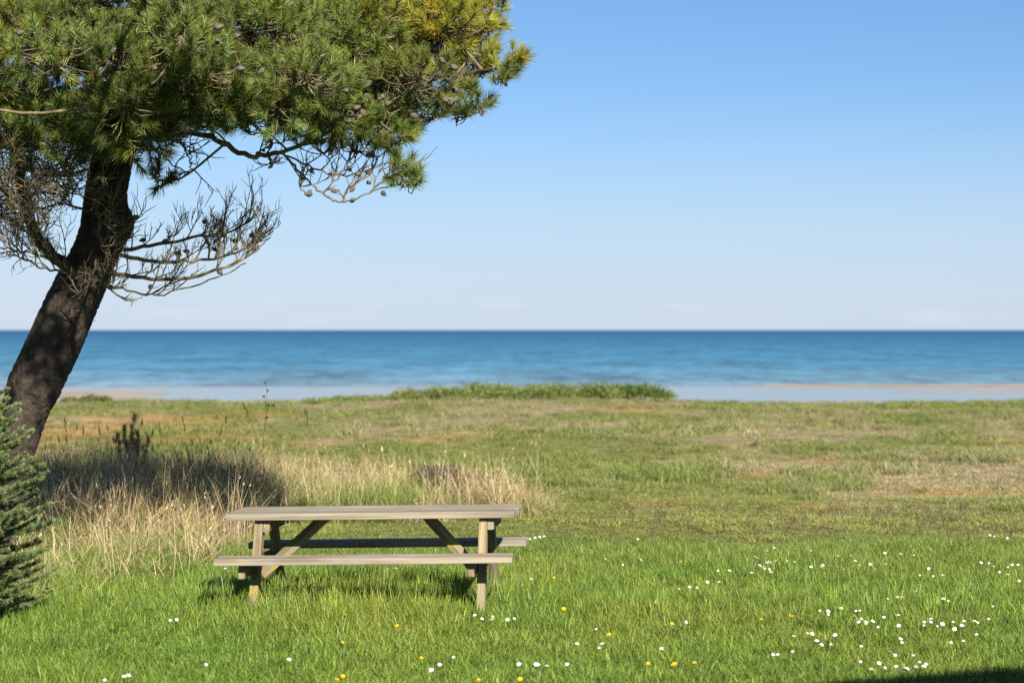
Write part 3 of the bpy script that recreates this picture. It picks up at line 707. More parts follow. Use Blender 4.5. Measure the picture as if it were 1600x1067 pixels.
# added forward bough above the frame, to shade the trunk and left grass
for (px, py, d_, rx) in ((195, -165, -4.7, .34), (262, -150, -4.9, .36), (240, -190, -4.3, .32), (330, -160, -4.6, .34), (395, -175, -4.8, .36), (460, -165, -4.9, .34), (510, -180, -4.6, .32), (430, -200, -4.2, .34), (300, -200, -4.9, .3), (360, -210, -4.4, .34)):
    lobes.append((at(px, py, TD + d_), rx, .22, .5))
shoot_p, shoot_d, shoot_t = [], [], []
tw = Buf()
def twig(b_, P, r0, r1, n=4, tint=(1, 1, 1)):
    v, f = tube(P, np.linspace(r0, r1, len(P)), n); b_.add(v, f, tint)
for (c, rx, rz, q) in lobes:
    # branch from the nearest limb into the clump
    dist = np.linalg.norm((NP - c) * np.array([1, 1, 1.1]), axis=1) + np.where(NP[:, 2] > c[2] + .3, .8, 0)
    i = int(np.argmin(dist)); s0 = NP[i]; L = np.linalg.norm(c - s0)
    mid = (s0 + c) / 2 + np.array([R(-.1, .1), R(-.1, .1), -.10 * L + R(-.05, .05)])
    path = resample(np.array([s0, mid, c, c + np.array([R(-.1, .1), R(-.1, .1), rz * .5])]), 12)
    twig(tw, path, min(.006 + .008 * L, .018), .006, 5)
    ppx, ppy = proj(c)
    n_s = int(12 + 112 * (rx * rx + rx * rz))
    if rx < .12: n_s = 9
    if ppy < -120: n_s = int(n_s * .55)
    dirs = norm(rng.normal(size=(n_s * 2, 3)) + np.array([0, -.25, .45]))[:n_s]
    rad = rng.uniform(.55, 1.0, (n_s, 1)) ** .6
    base = c + dirs * rad * np.array([rx, rx, rz])
    px_, py_ = proj(base + dirs * .06); okm = in_crown(px_, py_) | (rx < .12) | (c[1] < TD - 4)
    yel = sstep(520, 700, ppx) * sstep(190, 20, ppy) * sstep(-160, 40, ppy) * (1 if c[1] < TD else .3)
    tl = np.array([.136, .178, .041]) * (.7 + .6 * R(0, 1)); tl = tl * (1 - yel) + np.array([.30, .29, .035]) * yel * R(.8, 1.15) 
    for k in range(n_s):
        if not okm[k]: continue
        d_ = norm(dirs[k] * .75 + np.array([0, -.08, .55]) + rng.normal(0, .18, 3))
        shoot_p.append(base[k]); shoot_d.append(d_); shoot_t.append(tl * R(.75, 1.25) * (np.array([1.25, 1.05, .8]) if R(0, 1) < .15 else 1))
        a0 = path[random.randint(6, 11)]
        m_ = (a0 + base[k]) / 2 + np.array([0, 0, -.04]) + rng.normal(0, .025, 3)
        twig(tw, resample(np.array([a0, m_, base[k], base[k] + d_ * .05]), 5), .0062, .0042, 3)
shoot_p = np.array(shoot_p); shoot_d = np.array(shoot_d); shoot_t = np.array(shoot_t)

def needles(P, D, T, K, length, stem, w, spread, seed=0):
    """K needle blades round each shoot"""
    N = len(P); g = np.random.default_rng(seed)
    t = g.uniform(0, 1, (N, K)) ** .8; rv = norm(g.normal(size=(N, K, 3)))
    rv = norm(rv - D[:, None, :] * (rv * D[:, None, :]).sum(-1, keepdims=True))
    dr = norm(D[:, None, :] * (.35 + .9 * t[..., None]) + rv * spread * g.uniform(.6, 1.2, (N, K, 1)))
    ln = length * g.uniform(.75, 1.15, (N, K, 1)) * g.uniform(.8, 1.15, (N, 1, 1))
    b0 = P[:, None, :] + D[:, None, :] * (stem * t[..., None])
    tip = b0 + dr * ln + np.array([0, 0, -1]) * (ln * .08)
    sd_ = norm(np.cross(dr, norm(g.normal(size=(N, K, 3)))))
    v = np.stack([b0 - sd_ * w * .5, b0 + sd_ * w * .5, tip], 2).reshape(-1, 3)
    f = np.arange(len(v)).reshape(-1, 3)
    tt = np.repeat(np.broadcast_to(T[:, None, :], (N, K, 3)) * g.uniform(.7, 1.3, (N, K, 1)), 3, axis=1).reshape(-1, 3)
    return v, f, tt
v, f, t = needles(shoot_p, shoot_d, shoot_t, 104, .104, .11, .0054, .80, 3); print('SHOOTS', len(shoot_p), len(lobes))
crown = obj('crown', np_mesh('crown', v - pine_org, f, M['needle'], False, t), pine)
tag(crown, 'dense clumps of green needles on the shoots', kind='stuff')
# reddish-brown bud or withered shoot at some tips
sel = rng.random(len(shoot_p)) < .10
v, f, t = needles(shoot_p[sel] + shoot_d[sel] * .06, shoot_d[sel], np.tile([.30, .15, .06], (sel.sum(), 1)), 16, .055, .05, .005, .5, 5)
tag(obj('withered_needles', np_mesh('withered_needles', v - pine_org, f, M['needle'], False, t), pine), kind='stuff')
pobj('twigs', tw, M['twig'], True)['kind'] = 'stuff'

# bare branches
def dead(b_, p0, d0, L, r, lvl, up=.5, tint=(1, 1, 1)):
    n_ = 7; P = [np.array(p0)]; d = norm(np.array(d0, float))
    for i in range(n_):
        d = norm(d + np.array([0, 0, up * .16]) + rng.normal(0, .13, 3)); P.append(P[-1] + d * L / n_)
    P = np.array(P); twig(b_, P, r, r * .45, 4, tint)
    if lvl > 0:
        for i in range(2, n_ + 1):
            if R(0, 1) < .72:
                dd_ = norm(norm(P[min(i + 1, n_)] - P[i - 1]) * .8 + norm(rng.normal(size=3)) * .75 + np.array([0, 0, .2 * up]))
                dead(b_, P[i], dd_, L * R(.35, .62), max(r * .6, .0026), lvl - 1, up, tint)
PALE = (1.25, 1.25, 1.15)
def bare(paths, r0, r1, n_side, Ls, up, lvl, side_dir, name='bare_branch'):
    for pts in paths:
        b = Buf(); P = resample(P3(pts), 24); P[1:] += rng.normal(0, .006, (23, 3))
        twig(b, P, r0, r1, 6)
        for k in range(n_side):
            i = random.randint(2, 19); T_ = norm(P[i + 1] - P[i - 1])
            dd_ = norm(T_ * R(.3, 1.0) + np.array([side_dir * .2, R(-.7, .7), R(.1, .9)]) + rng.normal(0, .25, 3))
            dead(b, P[i], dd_, R(*Ls), .0065, lvl, up)
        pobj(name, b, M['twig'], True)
bare([[(178, 396, -.2), (235, 408, -.25), (290, 409, -.3), (345, 402, -.35), (393, 384, -.4), (413, 362, -.4)],
      [(172, 425, -.2), (230, 435, -.3), (300, 433, -.5), (360, 415, -.6), (403, 390, -.6), (416, 372, -.6)],
      [(182, 392, .1), (230, 385, .2), (290, 372, .3), (345, 366, .35), (392, 345, .4), (402, 322, .4)]], .018, .004, 17, (.14, .34), .6, 2, 1)
bare([[(165, 442, -.2), (205, 455, -.3), (250, 459, -.4), (330, 438, -.4), (385, 410, -.4)],
      [(160, 440, -.3), (180, 458, -.4), (200, 468, -.4), (228, 462, -.4)]], .010, .004, 7, (.1, .3), .3, 1, 1)
bare([[(95, 410, -.3), (50, 395, -.5), (15, 390, -.6), (-30, 380, -.7)], [(70, 388, -.3), (45, 340, -.6), (10, 300, -.8), (-30, 280, -1)],
      [(40, 310, -.4), (70, 300, -.7), (100, 310, -1), (120, 330, -1.2)], [(30, 260, -.5), (70, 265, -.2), (110, 280, 0), (130, 310, .1)],
      [(140, 330, -.2), (95, 320, -.1), (55, 330, 0), (10, 350, .1)], [(120, 430, -.3), (70, 420, -.5), (40, 405, -.6), (5, 395, -.7)], [(150, 260, -.1), (100, 275, .2), (50, 265, .4), (0, 270, .5)], [(60, 380, -.4), (25, 350, -.5), (-10, 340, -.5)], [(20, 300, -.2), (-5, 330, -.3), (-20, 370, -.4)],
      [(30, 250, -.9), (60, 290, -1.1), (50, 340, -1.2), (20, 380, -1.2)], [(-10, 250, -.9), (20, 290, -1.2), (30, 330, -1.3)], [(90, 250, -.7), (110, 290, -.9), (90, 330, -1)]], .012, .004, 13, (.2, .45), .2, 2, -.5)
# twigs hanging off the trunk's sunny side
bare([[(150, 400, -.3), (145, 430, -.5), (130, 455, -.55), (118, 462, -.5)], [(175, 330, -.3), (165, 350, -.5), (190, 365, -.55), (205, 350, -.5)], [(130, 440, -.3), (150, 447, -.5), (175, 440, -.55), (178, 420, -.5)], [(150, 360, -.3), (165, 385, -.5), (185, 372, -.55)],
      [(160, 300, -.3), (150, 330, -.5), (165, 350, -.6)], [(175, 270, -.3), (160, 290, -.55), (175, 320, -.6), (180, 345, -.5)]], .009, .004, 8, (.12, .3), .2, 1, 0)
# hanging twigs right of the trunk top and under the cone branch
bare([[(230, 225, -.2), (262, 250, -.3), (275, 270, -.3), (262, 288, -.3)], [(270, 206, -.3), (290, 235, -.4), (298, 260, -.4), (285, 280, -.4)], [(250, 215, -.2), (285, 225, -.4), (300, 250, -.5)]], .008, .004, 6, (.1, .25), -.2, 1, 0)
bare([[(448, 244, -1.0), (490, 262, -1.1), (530, 275, -1.1), (570, 268, -1.1), (612, 250, -1.1)], [(505, 303, -1.1), (520, 285, -1.15), (540, 262, -1.2), (548, 240, -1.2)], [(476, 277, -1.1), (468, 290, -1.1), (480, 304, -1.1)],
      [(534, 316, -1.15), (550, 290, -1.1), (575, 275, -1.1), (585, 255, -1.1)], [(578, 301, -1.2), (600, 280, -1.2), (612, 268, -1.2), (626, 268, -1.2)], [(400, 240, -.8), (430, 225, -.9), (470, 215, -1)], [(420, 238, -.9), (425, 258, -.9), (420, 262, -.9)], [(660, 150, -.8), (690, 150, -.8), (710, 140, -.8)], [(640, 160, -.9), (670, 178, -.8), (690, 180, -.8), (702, 165, -.8)]], .008, .004, 6, (.1, .26), .5, 1, .4)

# cones
bc = []
nseg, nring = 9, 8
for i in range(nring):
    q = i / (nring - 1); r = .022 * math.sin(math.pi * (q * .86 + .10)) ** .8 * (1.05 - .35 * q)
    for j in range(nseg):
        a_ = (j + .5 * (i % 2)) / nseg * 6.283; rr = r * (1.16 if (j + i) % 2 == 0 else .86)
        bc.append((rr * math.cos(a_), rr * math.sin(a_), .058 * q + (-.004 if (j + i) % 2 == 0 else .003)))
cf = [(i * nseg + j, i * nseg + (j + 1) % nseg, (i + 1) * nseg + (j + 1) % nseg, (i + 1) * nseg + j) for i in range(nring - 1) for j in range(nseg)]
cone_me = np_mesh('cone', np.array(bc) * 1.15, np.array(cf), M['cone'])
CONES = [(27, 54), (50, 57), (183, 79), (191, 42), (209, 40), (238, 106), (340, 66), (370, 108), (356, 126), (334, 43), (374, 58), (402, 16), (421, 33), (285, 209), (292, 204), (540, 142), (580, 127), (574, 155), (556, 177), (547, 177), (564, 172), (591, 156), (601, 163), (642, 180), (709, 140), (693, 155), (709, 161), (701, 120), (687, 91), (704, 104), (489, 68), (446, 80), (430, 94), (413, 108), (433, 116), (584, 165), (570, 148), (596, 150), (552, 170), (60, 158)]
CONES_BARE = [(38, 221, -1.2), (56, 231, -1.2), (80, 226, -1.2), (73, 243, -1.2), (472, 282, -1.1), (484, 265, -1.1), (484, 298, -1.1), (487, 304, -1.1), (555, 272, -1.15), (545, 264, -1.1), (578, 271, -1.1), (574, 284, -1.1), (553, 292, -1.15), (527, 299, -1.1), (596, 300, -1.2), (610, 280, -1.2), (618, 287, -1.2), (547, 314, -1.15), (572, 241, -1.2), (583, 237, -1.2), (424, 218, -1), (477, 214, -1.1),
 (228, 374, -.2), (255, 377, -.2), (321, 348, .2), (341, 375, .2), (364, 377, .3), (375, 374, .3), (390, 368, .3), (404, 387, -.5), (340, 390, -.3), (372, 389, -.4), (296, 394, -.3), (274, 394, -.3), (299, 430, -.5), (234, 446, -.4), (208, 340, -.5), (198, 356, -.5), (340, 421, -.5), (107, 284, -.2), (85, 272, -.2), (60, 245, -.8)]
for (px, py, *dd_) in CONES + CONES_BARE:
    if dd_: d_ = dd_[0]
    else:
        # just proud of the needles that face the viewer there
        sx_, sy_ = proj(shoot_p); near = np.hypot(sx_ - px, sy_ - py) < 26
        d_ = (np.percentile(shoot_p[near, 1], 4) - TD - .16) if near.sum() > 2 else -.8
    o = obj('cone', cone_me, pine); o.location = Vector(at(px, py, TD + d_) - pine_org)
    o.rotation_euler = (R(1.2, 2.6), R(-.6, .6), R(0, 6.28)); o.scale = [R(.7, .95) if dd_ else R(.85, 1.15)] * 3

# ------------------------------------------------------------------ young spruce in the left corner
sp_org = np.array([-3.60, 16.0, float(ground_z(-3.6, 16.0))])
spruce = empty('spruce_tree', tuple(sp_org)); tag(spruce, 'young spruce with stiff pale tipped branches at the left edge', 'tree')
b = Buf(); P = np.array([[0, 0, -.05], [0.01, 0, .8], [0, .01, 1.3], [0, 0, 1.88]]); v, f = tube(resample(P, 12), np.linspace(.045, .008, 12), 8); b.add(v, f)
obj('trunk', b.mesh('trunk', M['bark'], True), spruce)
sb = Buf(); SPp, SPd, SPt, SPl = [], [], [], []; budp = []
def sp_shoot(p0, p1, tint):
    p0, p1 = np.array(p0), np.array(p1); L = np.linalg.norm(p1 - p0); m_ = max(2, int(L / .016)); d = norm(p1 - p0)
    for k in range(m_): SPp.append(p0 + (p1 - p0) * (k / m_)); SPd.append(d); SPt.append(tint * R(.8, 1.2) * (1 + .5 * max(0, k / m_ - .55)))
    twig(sb, np.array([p0, (p0 + p1) / 2, p1]), .0045, .003, 4); budp.append((p1, d))
z = .16
while z < 1.80:
    rmax = .64 * (1 - (z / 1.9) ** 2.1) * (1 if z > .5 else .75 + .25 * z / .5) + .03
    nb_ = 9 if z < 1.7 else 6; ph = R(0, 6.28)
    for k in range(nb_):
        a_ = ph + k / nb_ * 6.283 + R(-.2, .2); L = rmax * R(.75, 1.08); rise = R(.10, .45) * (.4 + z / 2)
        dh = np.array([math.cos(a_), math.sin(a_), 0]); zz = z + R(-.05, .05)
        pts = resample(np.array([[0, 0, zz], dh * L * .5 + [0, 0, zz + rise * L * .2 - .03], dh * L + [0, 0, zz + rise * L]]), 9)
        tint = np.array([.135, .185, .066]) * R(.75, 1.3)
        twig(sb, pts, .009, .004, 5)
        sp_shoot(pts[4], pts[8], tint); sp_shoot(pts[1], pts[4], tint * .8)
        for j in range(2, 8):
            for s_ in (-1, 1):
                if R(0, 1) < .85:
                    T_ = norm(pts[j + 1] - pts[j - 1]); sd_ = np.cross(T_, [0, 0, 1]) * s_
                    ll = L * R(.22, .38) * (1.1 - j / 10)
                    sp_shoot(pts[j], pts[j] + norm(T_ * .8 + sd_ * .8 + np.array([0, 0, R(0, .35)])) * ll, tint * R(.85, 1.2))
    z += .086
SPp, SPd, SPt = np.array(SPp), np.array(SPd), np.array(SPt)
v, f, t = needles(SPp, SPd, SPt, 40, .028, .016, .0034, 1.15, 8); print('SPR', len(SPp))
tag(obj('crown', np_mesh('crown', v, f, M['needle'], False, t), spruce), kind='stuff')
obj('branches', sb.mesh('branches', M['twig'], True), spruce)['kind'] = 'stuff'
bb = Buf()
for p_, d_ in budp[::2]:
    P = np.array([p_ - d_ * .003, p_ + d_ * .006, p_ + d_ * .014]); v, f = tube(P, [.003, .0055, .001], 5); bb.add(v, f, (2.6, 2.0, 1.3))
obj('buds', bb.mesh('buds', M['twig'], True), spruce)['kind'] = 'stuff'

# ------------------------------------------------------------------ shrubs
def leaf_cloud(blobs, n_, size, tints, seed):
    g = np.random.default_rng(seed); V, Fc, T_ = [], [], []
    vol = np.array([bx[1] * bx[2] * bx[3] for bx in blobs]) ** .7; cnt = (n_ * vol / vol.sum()).astype(int)
    off = 0
    for (c, rx, ry, rz), m_ in zip(blobs, cnt):
        d = norm(g.normal(size=(m_, 3))); d[:, 2] = np.abs(d[:, 2]) * 1.0 - .25 * g.random(m_)
        p_ = np.array(c) + d * np.array([rx, ry, rz]) * (g.uniform(.2, 1, (m_, 1)) ** .45) * (1 + .25 * g.normal(size=(m_, 1)))
        a_ = norm(g.normal(size=(m_, 3)) + d * .3); b_ = norm(np.cross(a_, g.normal(size=(m_, 3)))); s_ = size * g.uniform(.6, 1.4, (m_, 1))
        q = np.stack([p_ - a_ * s_, p_ + b_ * s_ * .45, p_ + a_ * s_, p_ - b_ * s_ * .45], 1).reshape(-1, 3)
        V.append(q); Fc.append(np.arange(len(q)).reshape(-1, 4) + off); off += len(q)
        t = np.array(tints)[g.integers(0, len(tints), m_)] * g.uniform(.7, 1.3, (m_, 1)); T_.append(np.repeat(t, 4, 0))
    return np.concatenate(V), np.concatenate(Fc), np.concatenate(T_)

def shrub(name, label, blobs, n_, size, tints, seed, stems=True, cat='shrub', kind=None, group=None):
    blobs = [((c[0], c[1], float(ground_z(c[0], c[1])) + c[2]), rx, ry, rz) for (c, rx, ry, rz) in blobs]
    org = np.array([np.mean([q[0][0] for q in blobs]), np.mean([q[0][1] for q in blobs]), 0]); org[2] = float(ground_z(org[0], org[1]))
    e = empty(name, tuple(org)); tag(e, label, cat, group, kind)
    v, f, t = leaf_cloud(blobs, n_, size, tints, seed)
    tag(obj('foliage', np_mesh('foliage', v - org, f, M['leaf'], False, t), e), kind='stuff')
    b = Buf()
    for (c, rx, ry, rz) in blobs:
        for k in range(4):
            p0 = np.array([c[0] + R(-.15, .15), c[1] + R(-.1, .1), float(ground_z(c[0], c[1])) - .03]) - org
            p1 = np.array([c[0] + R(-.8, .8) * rx, c[1] + R(-.8, .8) * ry, c[2] + R(.2, .9) * rz]) - org
            twig(b, resample(np.array([p0, (p0 + p1) / 2 + [0, 0, .05], p1]), 5), .012 if rx > .4 else .006, .004, 4)
    tag(obj('stems', b.mesh('stems', M['twig'], True), e), kind='stuff')
    return e
CD = 89.0
bl = []
for k in range(40):
    q = k / 39; px = 490 + 485 * q + R(-6, 6); hh = (.14 + .17 * sstep(500, 740, px)) * R(.75, 1.25)
    bl.append((((px - 800) / F * CD, CD + R(-1, 1.2), hh * .35), R(.35, .6), R(.4, .8), hh * 1.25))
shrub('shrub_thicket', 'low green thicket of shrubs along the crest before the sea', bl, 26000, .05, [(.15, .20, .045), (.19, .23, .06), (.11, .16, .035), (.23, .24, .08)], 5, kind='stuff')
bl = [(((px - 800) / F * CD, CD + R(-.5, .5), .22), R(.3, .45), .5, h_) for px, h_ in ((965, .28), (985, .34), (1005, .40), (1022, .38), (1040, .24))]
shrub('coastal_shrub', 'rounded green shrub at the right end of the thicket', bl, 6000, .045, [(.11, .165, .032), (.14, .19, .04), (.07, .12, .026)], 6)
for i, (px, h_, lab) in enumerate(((150, .26, 'small pale green bush on the crest right of the trunk'), (118, .18, 'low dark green bush on the crest beside the trunk'))):
    X = (px - 800) / F * 90
    shrub('crest_bush', lab, [((X - .2, 90, .05), .35, .4, h_), ((X + .25, 90.2, .04), .3, .4, h_ * .8)], 1200, .05, [(.09, .12, .03), (.12, .14, .05)], 30 + i)
hd = ground_at(705, 792)
hb = [((hd[0] + R(-.42, .5), 27.4 + R(-.4, .5), R(.15, .32)), R(.16, .26), R(.2, .3), R(.12, .2)) for _ in range(14)]
shrub('low_heath_shrub', 'low dark purplish brown shrub in the dry grass behind the table', hb, 9000, .014, [(.10, .07, .055), (.07, .075, .035), (.13, .09, .075), (.05, .05, .03)], 7)

# small dark young pine among the shaded grass
yp = at(208, 700, 29.0); yorg = np.array([yp[0], yp[1], float(ground_z(yp[0], yp[1]))])
young = empty('young_pine', tuple(yorg)); tag(young, 'small dark young pine standing above the shaded grass', 'tree')
b = Buf(); yP, yD = [], []
for (dx, dy, h_) in ((0, 0, .92), (-.12, .05, .80), (.08, -.08, .74), (-.05, .12, .70), (.16, .05, .66), (-.2, -.05, .70), (-.08, 0, .62), (.05, .05, .6)):
    P = resample(np.array([[0, 0, -.03], [dx * .6, dy * .6, h_ * .5], [dx, dy, h_]]), 8); twig(b, P, .014, .006, 5)
    for k in range(3, 8): yP.append(P[k]); yD.append(norm(np.array([R(-.2, .2), R(-.2, .2), 1])))
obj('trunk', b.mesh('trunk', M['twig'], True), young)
v, f, t = needles(np.array(yP), np.array(yD), np.tile([.05, .055, .025], (len(yP), 1)), 150, .085, .12, .006, .75, 12)
tag(obj('crown', np_mesh('crown', v, f, M['needle'], False, t), young), kind='stuff')

# ------------------------------------------------------------------ single grass stalks that stand out
stem_m = leaf_mat('stalk', 'tint', False, .15, .6, .2, 0)
def stalk(base_px, base_d, top_px, top_py, col, head, label, name='grass_stalk', branches=0, w=.005, dark=None, cat='grass stalk', group=None):
    bx = (base_px - 800) / F * base_d; p0 = np.array([bx, base_d, float(ground_z(bx, base_d)) - .01]); p1 = at(top_px, top_py, base_d + R(-.15, .15))
    e = empty(name, tuple(p0)); tag(e, label, cat, group)
    q = p1 - p0; mid = q * .52 + np.array([-q[0] * .22 - .02 * np.sign(q[0]), R(-.03, .03), abs(q[0]) * .12])
    P = resample(np.array([[0, 0, 0], mid, q]), 10)
    b = Buf(); v, f = tube(P, np.linspace(w * .45, w * .22, 10), 4); b.add(v, f, (.30, .24, .13) if head else col); obj('stem', b.mesh('stem', stem_m, True), e)
    if head:
        d = norm(P[-1] - P[-3]); hb_ = Buf()
        for k in range(26):
            u_ = k / 25; c_ = P[-1] - d * head * .35 + d * head * u_; off = norm(rng.normal(size=3)) * head * .09 * math.sin(math.pi * (u_ * .9 + .08))
            Pq = np.array([c_, c_ + off + d * head * .06, c_ + off * 1.3 + d * head * .14]); v, f = tube(Pq, [.0015, .003, .0008], 3); hb_.add(v, f, dark or col)
        obj('seed_head', hb_.mesh('seed_head', stem_m, True), e)
    if branches:
        hb_ = Buf()
        for k in range(branches):
            u_ = P[-1 - k % 3] ; tip = u_ + np.array([R(-.08, .08), R(-.03, .03), R(.0, .10)])
            v, f = tube(np.array([u_, (u_ + tip) / 2 + [0, 0, .008], tip]), .0016, 3); hb_.add(v, f, dark)
            for m_ in range(9):
                dd_ = norm(rng.normal(size=3)) * .011; v, f = tube(np.array([tip, tip + dd_, tip + dd_ * 1.6]), [.003, .004, .001], 3); hb_.add(v, f, dark)
        tag(obj('flower_heads', hb_.mesh('flower_heads', stem_m, True), e), kind='stuff')
    return e
ST = (.42, .34, .18); DK = (.07, .05, .03)
for (bx_, bd, tx_, ty_, hd_, c_, lab) in (
    (497, 25.0, 480, 655, .16, ST, 'tall pale straw stalk, left of the pair above the tabletop'), (500, 25.1, 490, 660, .16, ST, 'tall pale straw stalk, right of the pair above the tabletop'),
    (408, 24.6, 418, 640, .10, ST, 'long pale stalk leaning right beside the dark weed'), (420, 24.8, 385, 642, .14, DK, 'dark seed head leaning left before the far water'),
    (300, 25.0, 288, 668, .16, DK, 'arching dark grass plume above the shaded grass, right of the young pine'), (330, 25.2, 345, 676, .13, DK, 'upright dark grass plume near the left of the table'), (255, 25.5, 250, 672, .13, DK, 'dark grass plume just right of the young pine'),
    (110, 24.0, 103, 668, .14, DK, 'dark tilted seed head against the orange sand'), (160, 25.0, 155, 674, .10, DK, 'thin dark seed head left of the young pine'), (352, 25.4, 353, 658, .09, DK, 'short dark seed head tip over the sandy meadow'),
    (690, 26.0, 690, 656, .10, ST, 'slim straw stalk, tallest over the middle of the tabletop'), (650, 26.0, 646, 660, .10, ST, 'slim straw stalk left of the tallest over the tabletop'), (762, 26.0, 760, 676, .12, ST, 'feathery straw stalk behind the right of the tabletop'), (772, 26.2, 768, 680, .12, ST, 'second feathery straw stalk behind the right of the tabletop'), (840, 26.0, 838, 694, .08, ST, 'thin straw stalk past the right end of the tabletop'),
    (700, 25.6, 696, 698, .09, ST, 'short straw seed head over the low dark shrub'), (545, 25.5, 553, 664, .07, ST, 'thin leaning stalk left of the tabletop middle'), (190, 19.4, 110, 770, .0, ST, 'dead stalk leaning left beside the spruce'), (175, 19.2, 100, 790, .12, (.25, .17, .12), 'branched brown dead stalk leaning towards the spruce'), (165, 19.0, 120, 782, .10, (.25, .17, .12), 'brown dead stalk next to the branched one by the spruce'),
    (258, 21.5, 262, 690, .0, ST, 'straight pale bare stalk in front of the shaded grass'), (200, 21.0, 190, 725, .0, ST, 'straight pinkish dead stalk left in the shaded grass')):
    stalk(bx_, bd, tx_, ty_, c_, hd_, lab)
stalk(414, 24.5, 417, 612, (.12, .10, .06), 0, 'dark forked weed with small flower heads before the water', 'weed', 5, .005, (.05, .035, .04), 'weed')
stalk(560, 25.2, 536, 686, (.12, .12, .06), 0, 'small dark leaning weed left above the tabletop', 'weed', 4, .005, (.07, .08, .04), 'weed')

for (bx_, by_, tx_, ty_, lab) in ((858, 944, 877, 921, 'short tan stick leaning right in the lawn beside the table'), (1462, 972, 1478, 950, 'tan dead stalk among the daisies on the right'), (1213, 975, 1229, 947, 'thin brown dead stalk in the open lawn right of the table')):
    g_ = ground_at(bx_, by_, .06); stalk(bx_, g_[1], tx_, ty_, (.34, .22, .10), 0, lab, 'dead_stalk', w=.008, cat='stalk')
def rosette(px, py, n_, L, tint, label):
    g_ = ground_at(px, py, .05); e = empty('leafy_weed', tuple(g_)); tag(e, label, 'weed')
    for k in range(n_):
        a_ = k / n_ * 6.283 + R(-.3, .3); d = np.array([math.cos(a_), math.sin(a_), 0]); sdv = np.array([-d[1], d[0], 0]); ll = L * R(.7, 1.2); v = []
        for (u_, w_) in ((0, .12), (.3, .55), (.6, 1), (.85, .7), (1, .05)):
            c_ = d * ll * u_ + np.array([0, 0, .05 + ll * (.9 * u_ - .75 * u_ * u_)]); v += [c_ - sdv * w_ * .022, c_ + sdv * w_ * .022]
        b = Buf(); b.add(np.array(v), [(2 * q, 2 * q + 1, 2 * q + 3, 2 * q + 2) for q in range(4)], np.array(tint) * R(.8, 1.2)); obj('leaf', b.mesh('leaf', M['leaf'], True), e)
rosette(842, 938, 14, .16, (.075, .15, .035), 'dark green leafy weed in the lawn right of the table leg')
rosette(815, 934, 9, .12, (.085, .16, .04), 'smaller leafy weed close to the right front table leg')

# ------------------------------------------------------------------ flowers in the lawn
def simple(name, c, rough=.7, tr=0.0):
    m, n, l = new_mat(name); out = n.new('ShaderNodeOutputMaterial'); p = n.new('ShaderNodeBsdfPrincipled')
    no = n.new('ShaderNodeTexNoise'); no.inputs['Scale'].default_value = 60; mx = n.new('ShaderNodeMix'); mx.data_type = 'RGBA'
    mx.inputs[6].default_value = (*[q * .88 for q in c], 1); mx.inputs[7].default_value = (*c, 1); l.new(no.outputs['Fac'], mx.inputs[0]); l.new(mx.outputs[2], p.inputs['Base Color'])
    p.inputs['Roughness'].default_value = rough; p.inputs['Specular IOR Level'].default_value = .2
    l.new(p.outputs[0], out.inputs['Surface']); return m
M['petal'] = simple('white_petal', (.80, .79, .74)); M['disc'] = simple('yellow_disc', (.55, .38, .04)); M['dande'] = simple('dandelion_petal', (.80, .50, .01)); M['stem'] = simple('flower_stem', (.10, .16, .03))
def petals(rings, mat, name):
    v, f = [], []
    for (n_, r0, r1, w, z0, z1) in rings:
        for k in range(n_):
            a_ = k / n_ * 6.283 + R(-.1, .1); c_, s_ = math.cos(a_), math.sin(a_); j = len(v)
            for (r, ww, zz) in ((r0, w * .4, z0), (r0 * .4 + r1 * .6, w, (z0 + z1) / 2 + .001), (r1, w * .35, z1)):
                v.append((c_ * r - s_ * ww, s_ * r + c_ * ww, zz)); v.append((c_ * r + s_ * ww, s_ * r - c_ * ww, zz))
            f += [(j, j + 1, j + 3, j + 2), (j + 2, j + 3, j + 5, j + 4)]
    return np_mesh(name, np.array(v), np.array(f), mat, True)
def dome(r, h_, mat, name):
    bm = bmesh.new(); bmesh.ops.create_uvsphere(bm, u_segments=8, v_segments=5, radius=1)
    for q in bm.verts: q.co = Vector((q.co.x * r, q.co.y * r, q.co.z * h_))
    me = bpy.data.meshes.new(name); bm.to_mesh(me); bm.free(); me.materials.append(mat); return me
petal_me = petals([(14, .004, .0175, .0032, .002, .004), (12, .003, .013, .003, .004, .008)], M['petal'], 'petals')
disc_me = dome(.0055, .004, M['disc'], 'disc')
dpetal_me = petals([(18, .003, .020, .0028, .002, .004), (14, .002, .014, .0026, .005, .008), (9, .001, .008, .0024, .008, .011)], M['dande'], 'petals')
v, f = tube(np.array([[0, 0, -1.0], [.03, 0, -.5], [0, 0, 0]]), [.0016, .0014, .0013], 4); stem_me = np_mesh('stem', v, f, M['stem'], True)
def flower(px, py, yellow, label, group):
    h_ = R(.085, .125)
    g = ground_at(px, py, h_); hp = np.array([(px - 800) / F * g[1], g[1], g[2] + h_])
    e = empty('dandelion' if yellow else 'daisy', (hp[0], hp[1], g[2])); tag(e, label, 'flower', group)
    st = obj('stem', stem_me, e); st.location = (0, 0, h_); st.scale = (1, 1, h_ + .01)
    tilt = (R(.25, .8), R(-.3, .3), R(-.5, .7)); s_ = R(.5, .88)
    hd_ = obj('petals', dpetal_me if yellow else petal_me, e); hd_.location = (0, 0, h_); hd_.rotation_euler = tilt; hd_.scale = (s_, s_, s_)
    if not yellow:
        dc = obj('disc', disc_me, hd_); dc.location = (0, 0, .0055)
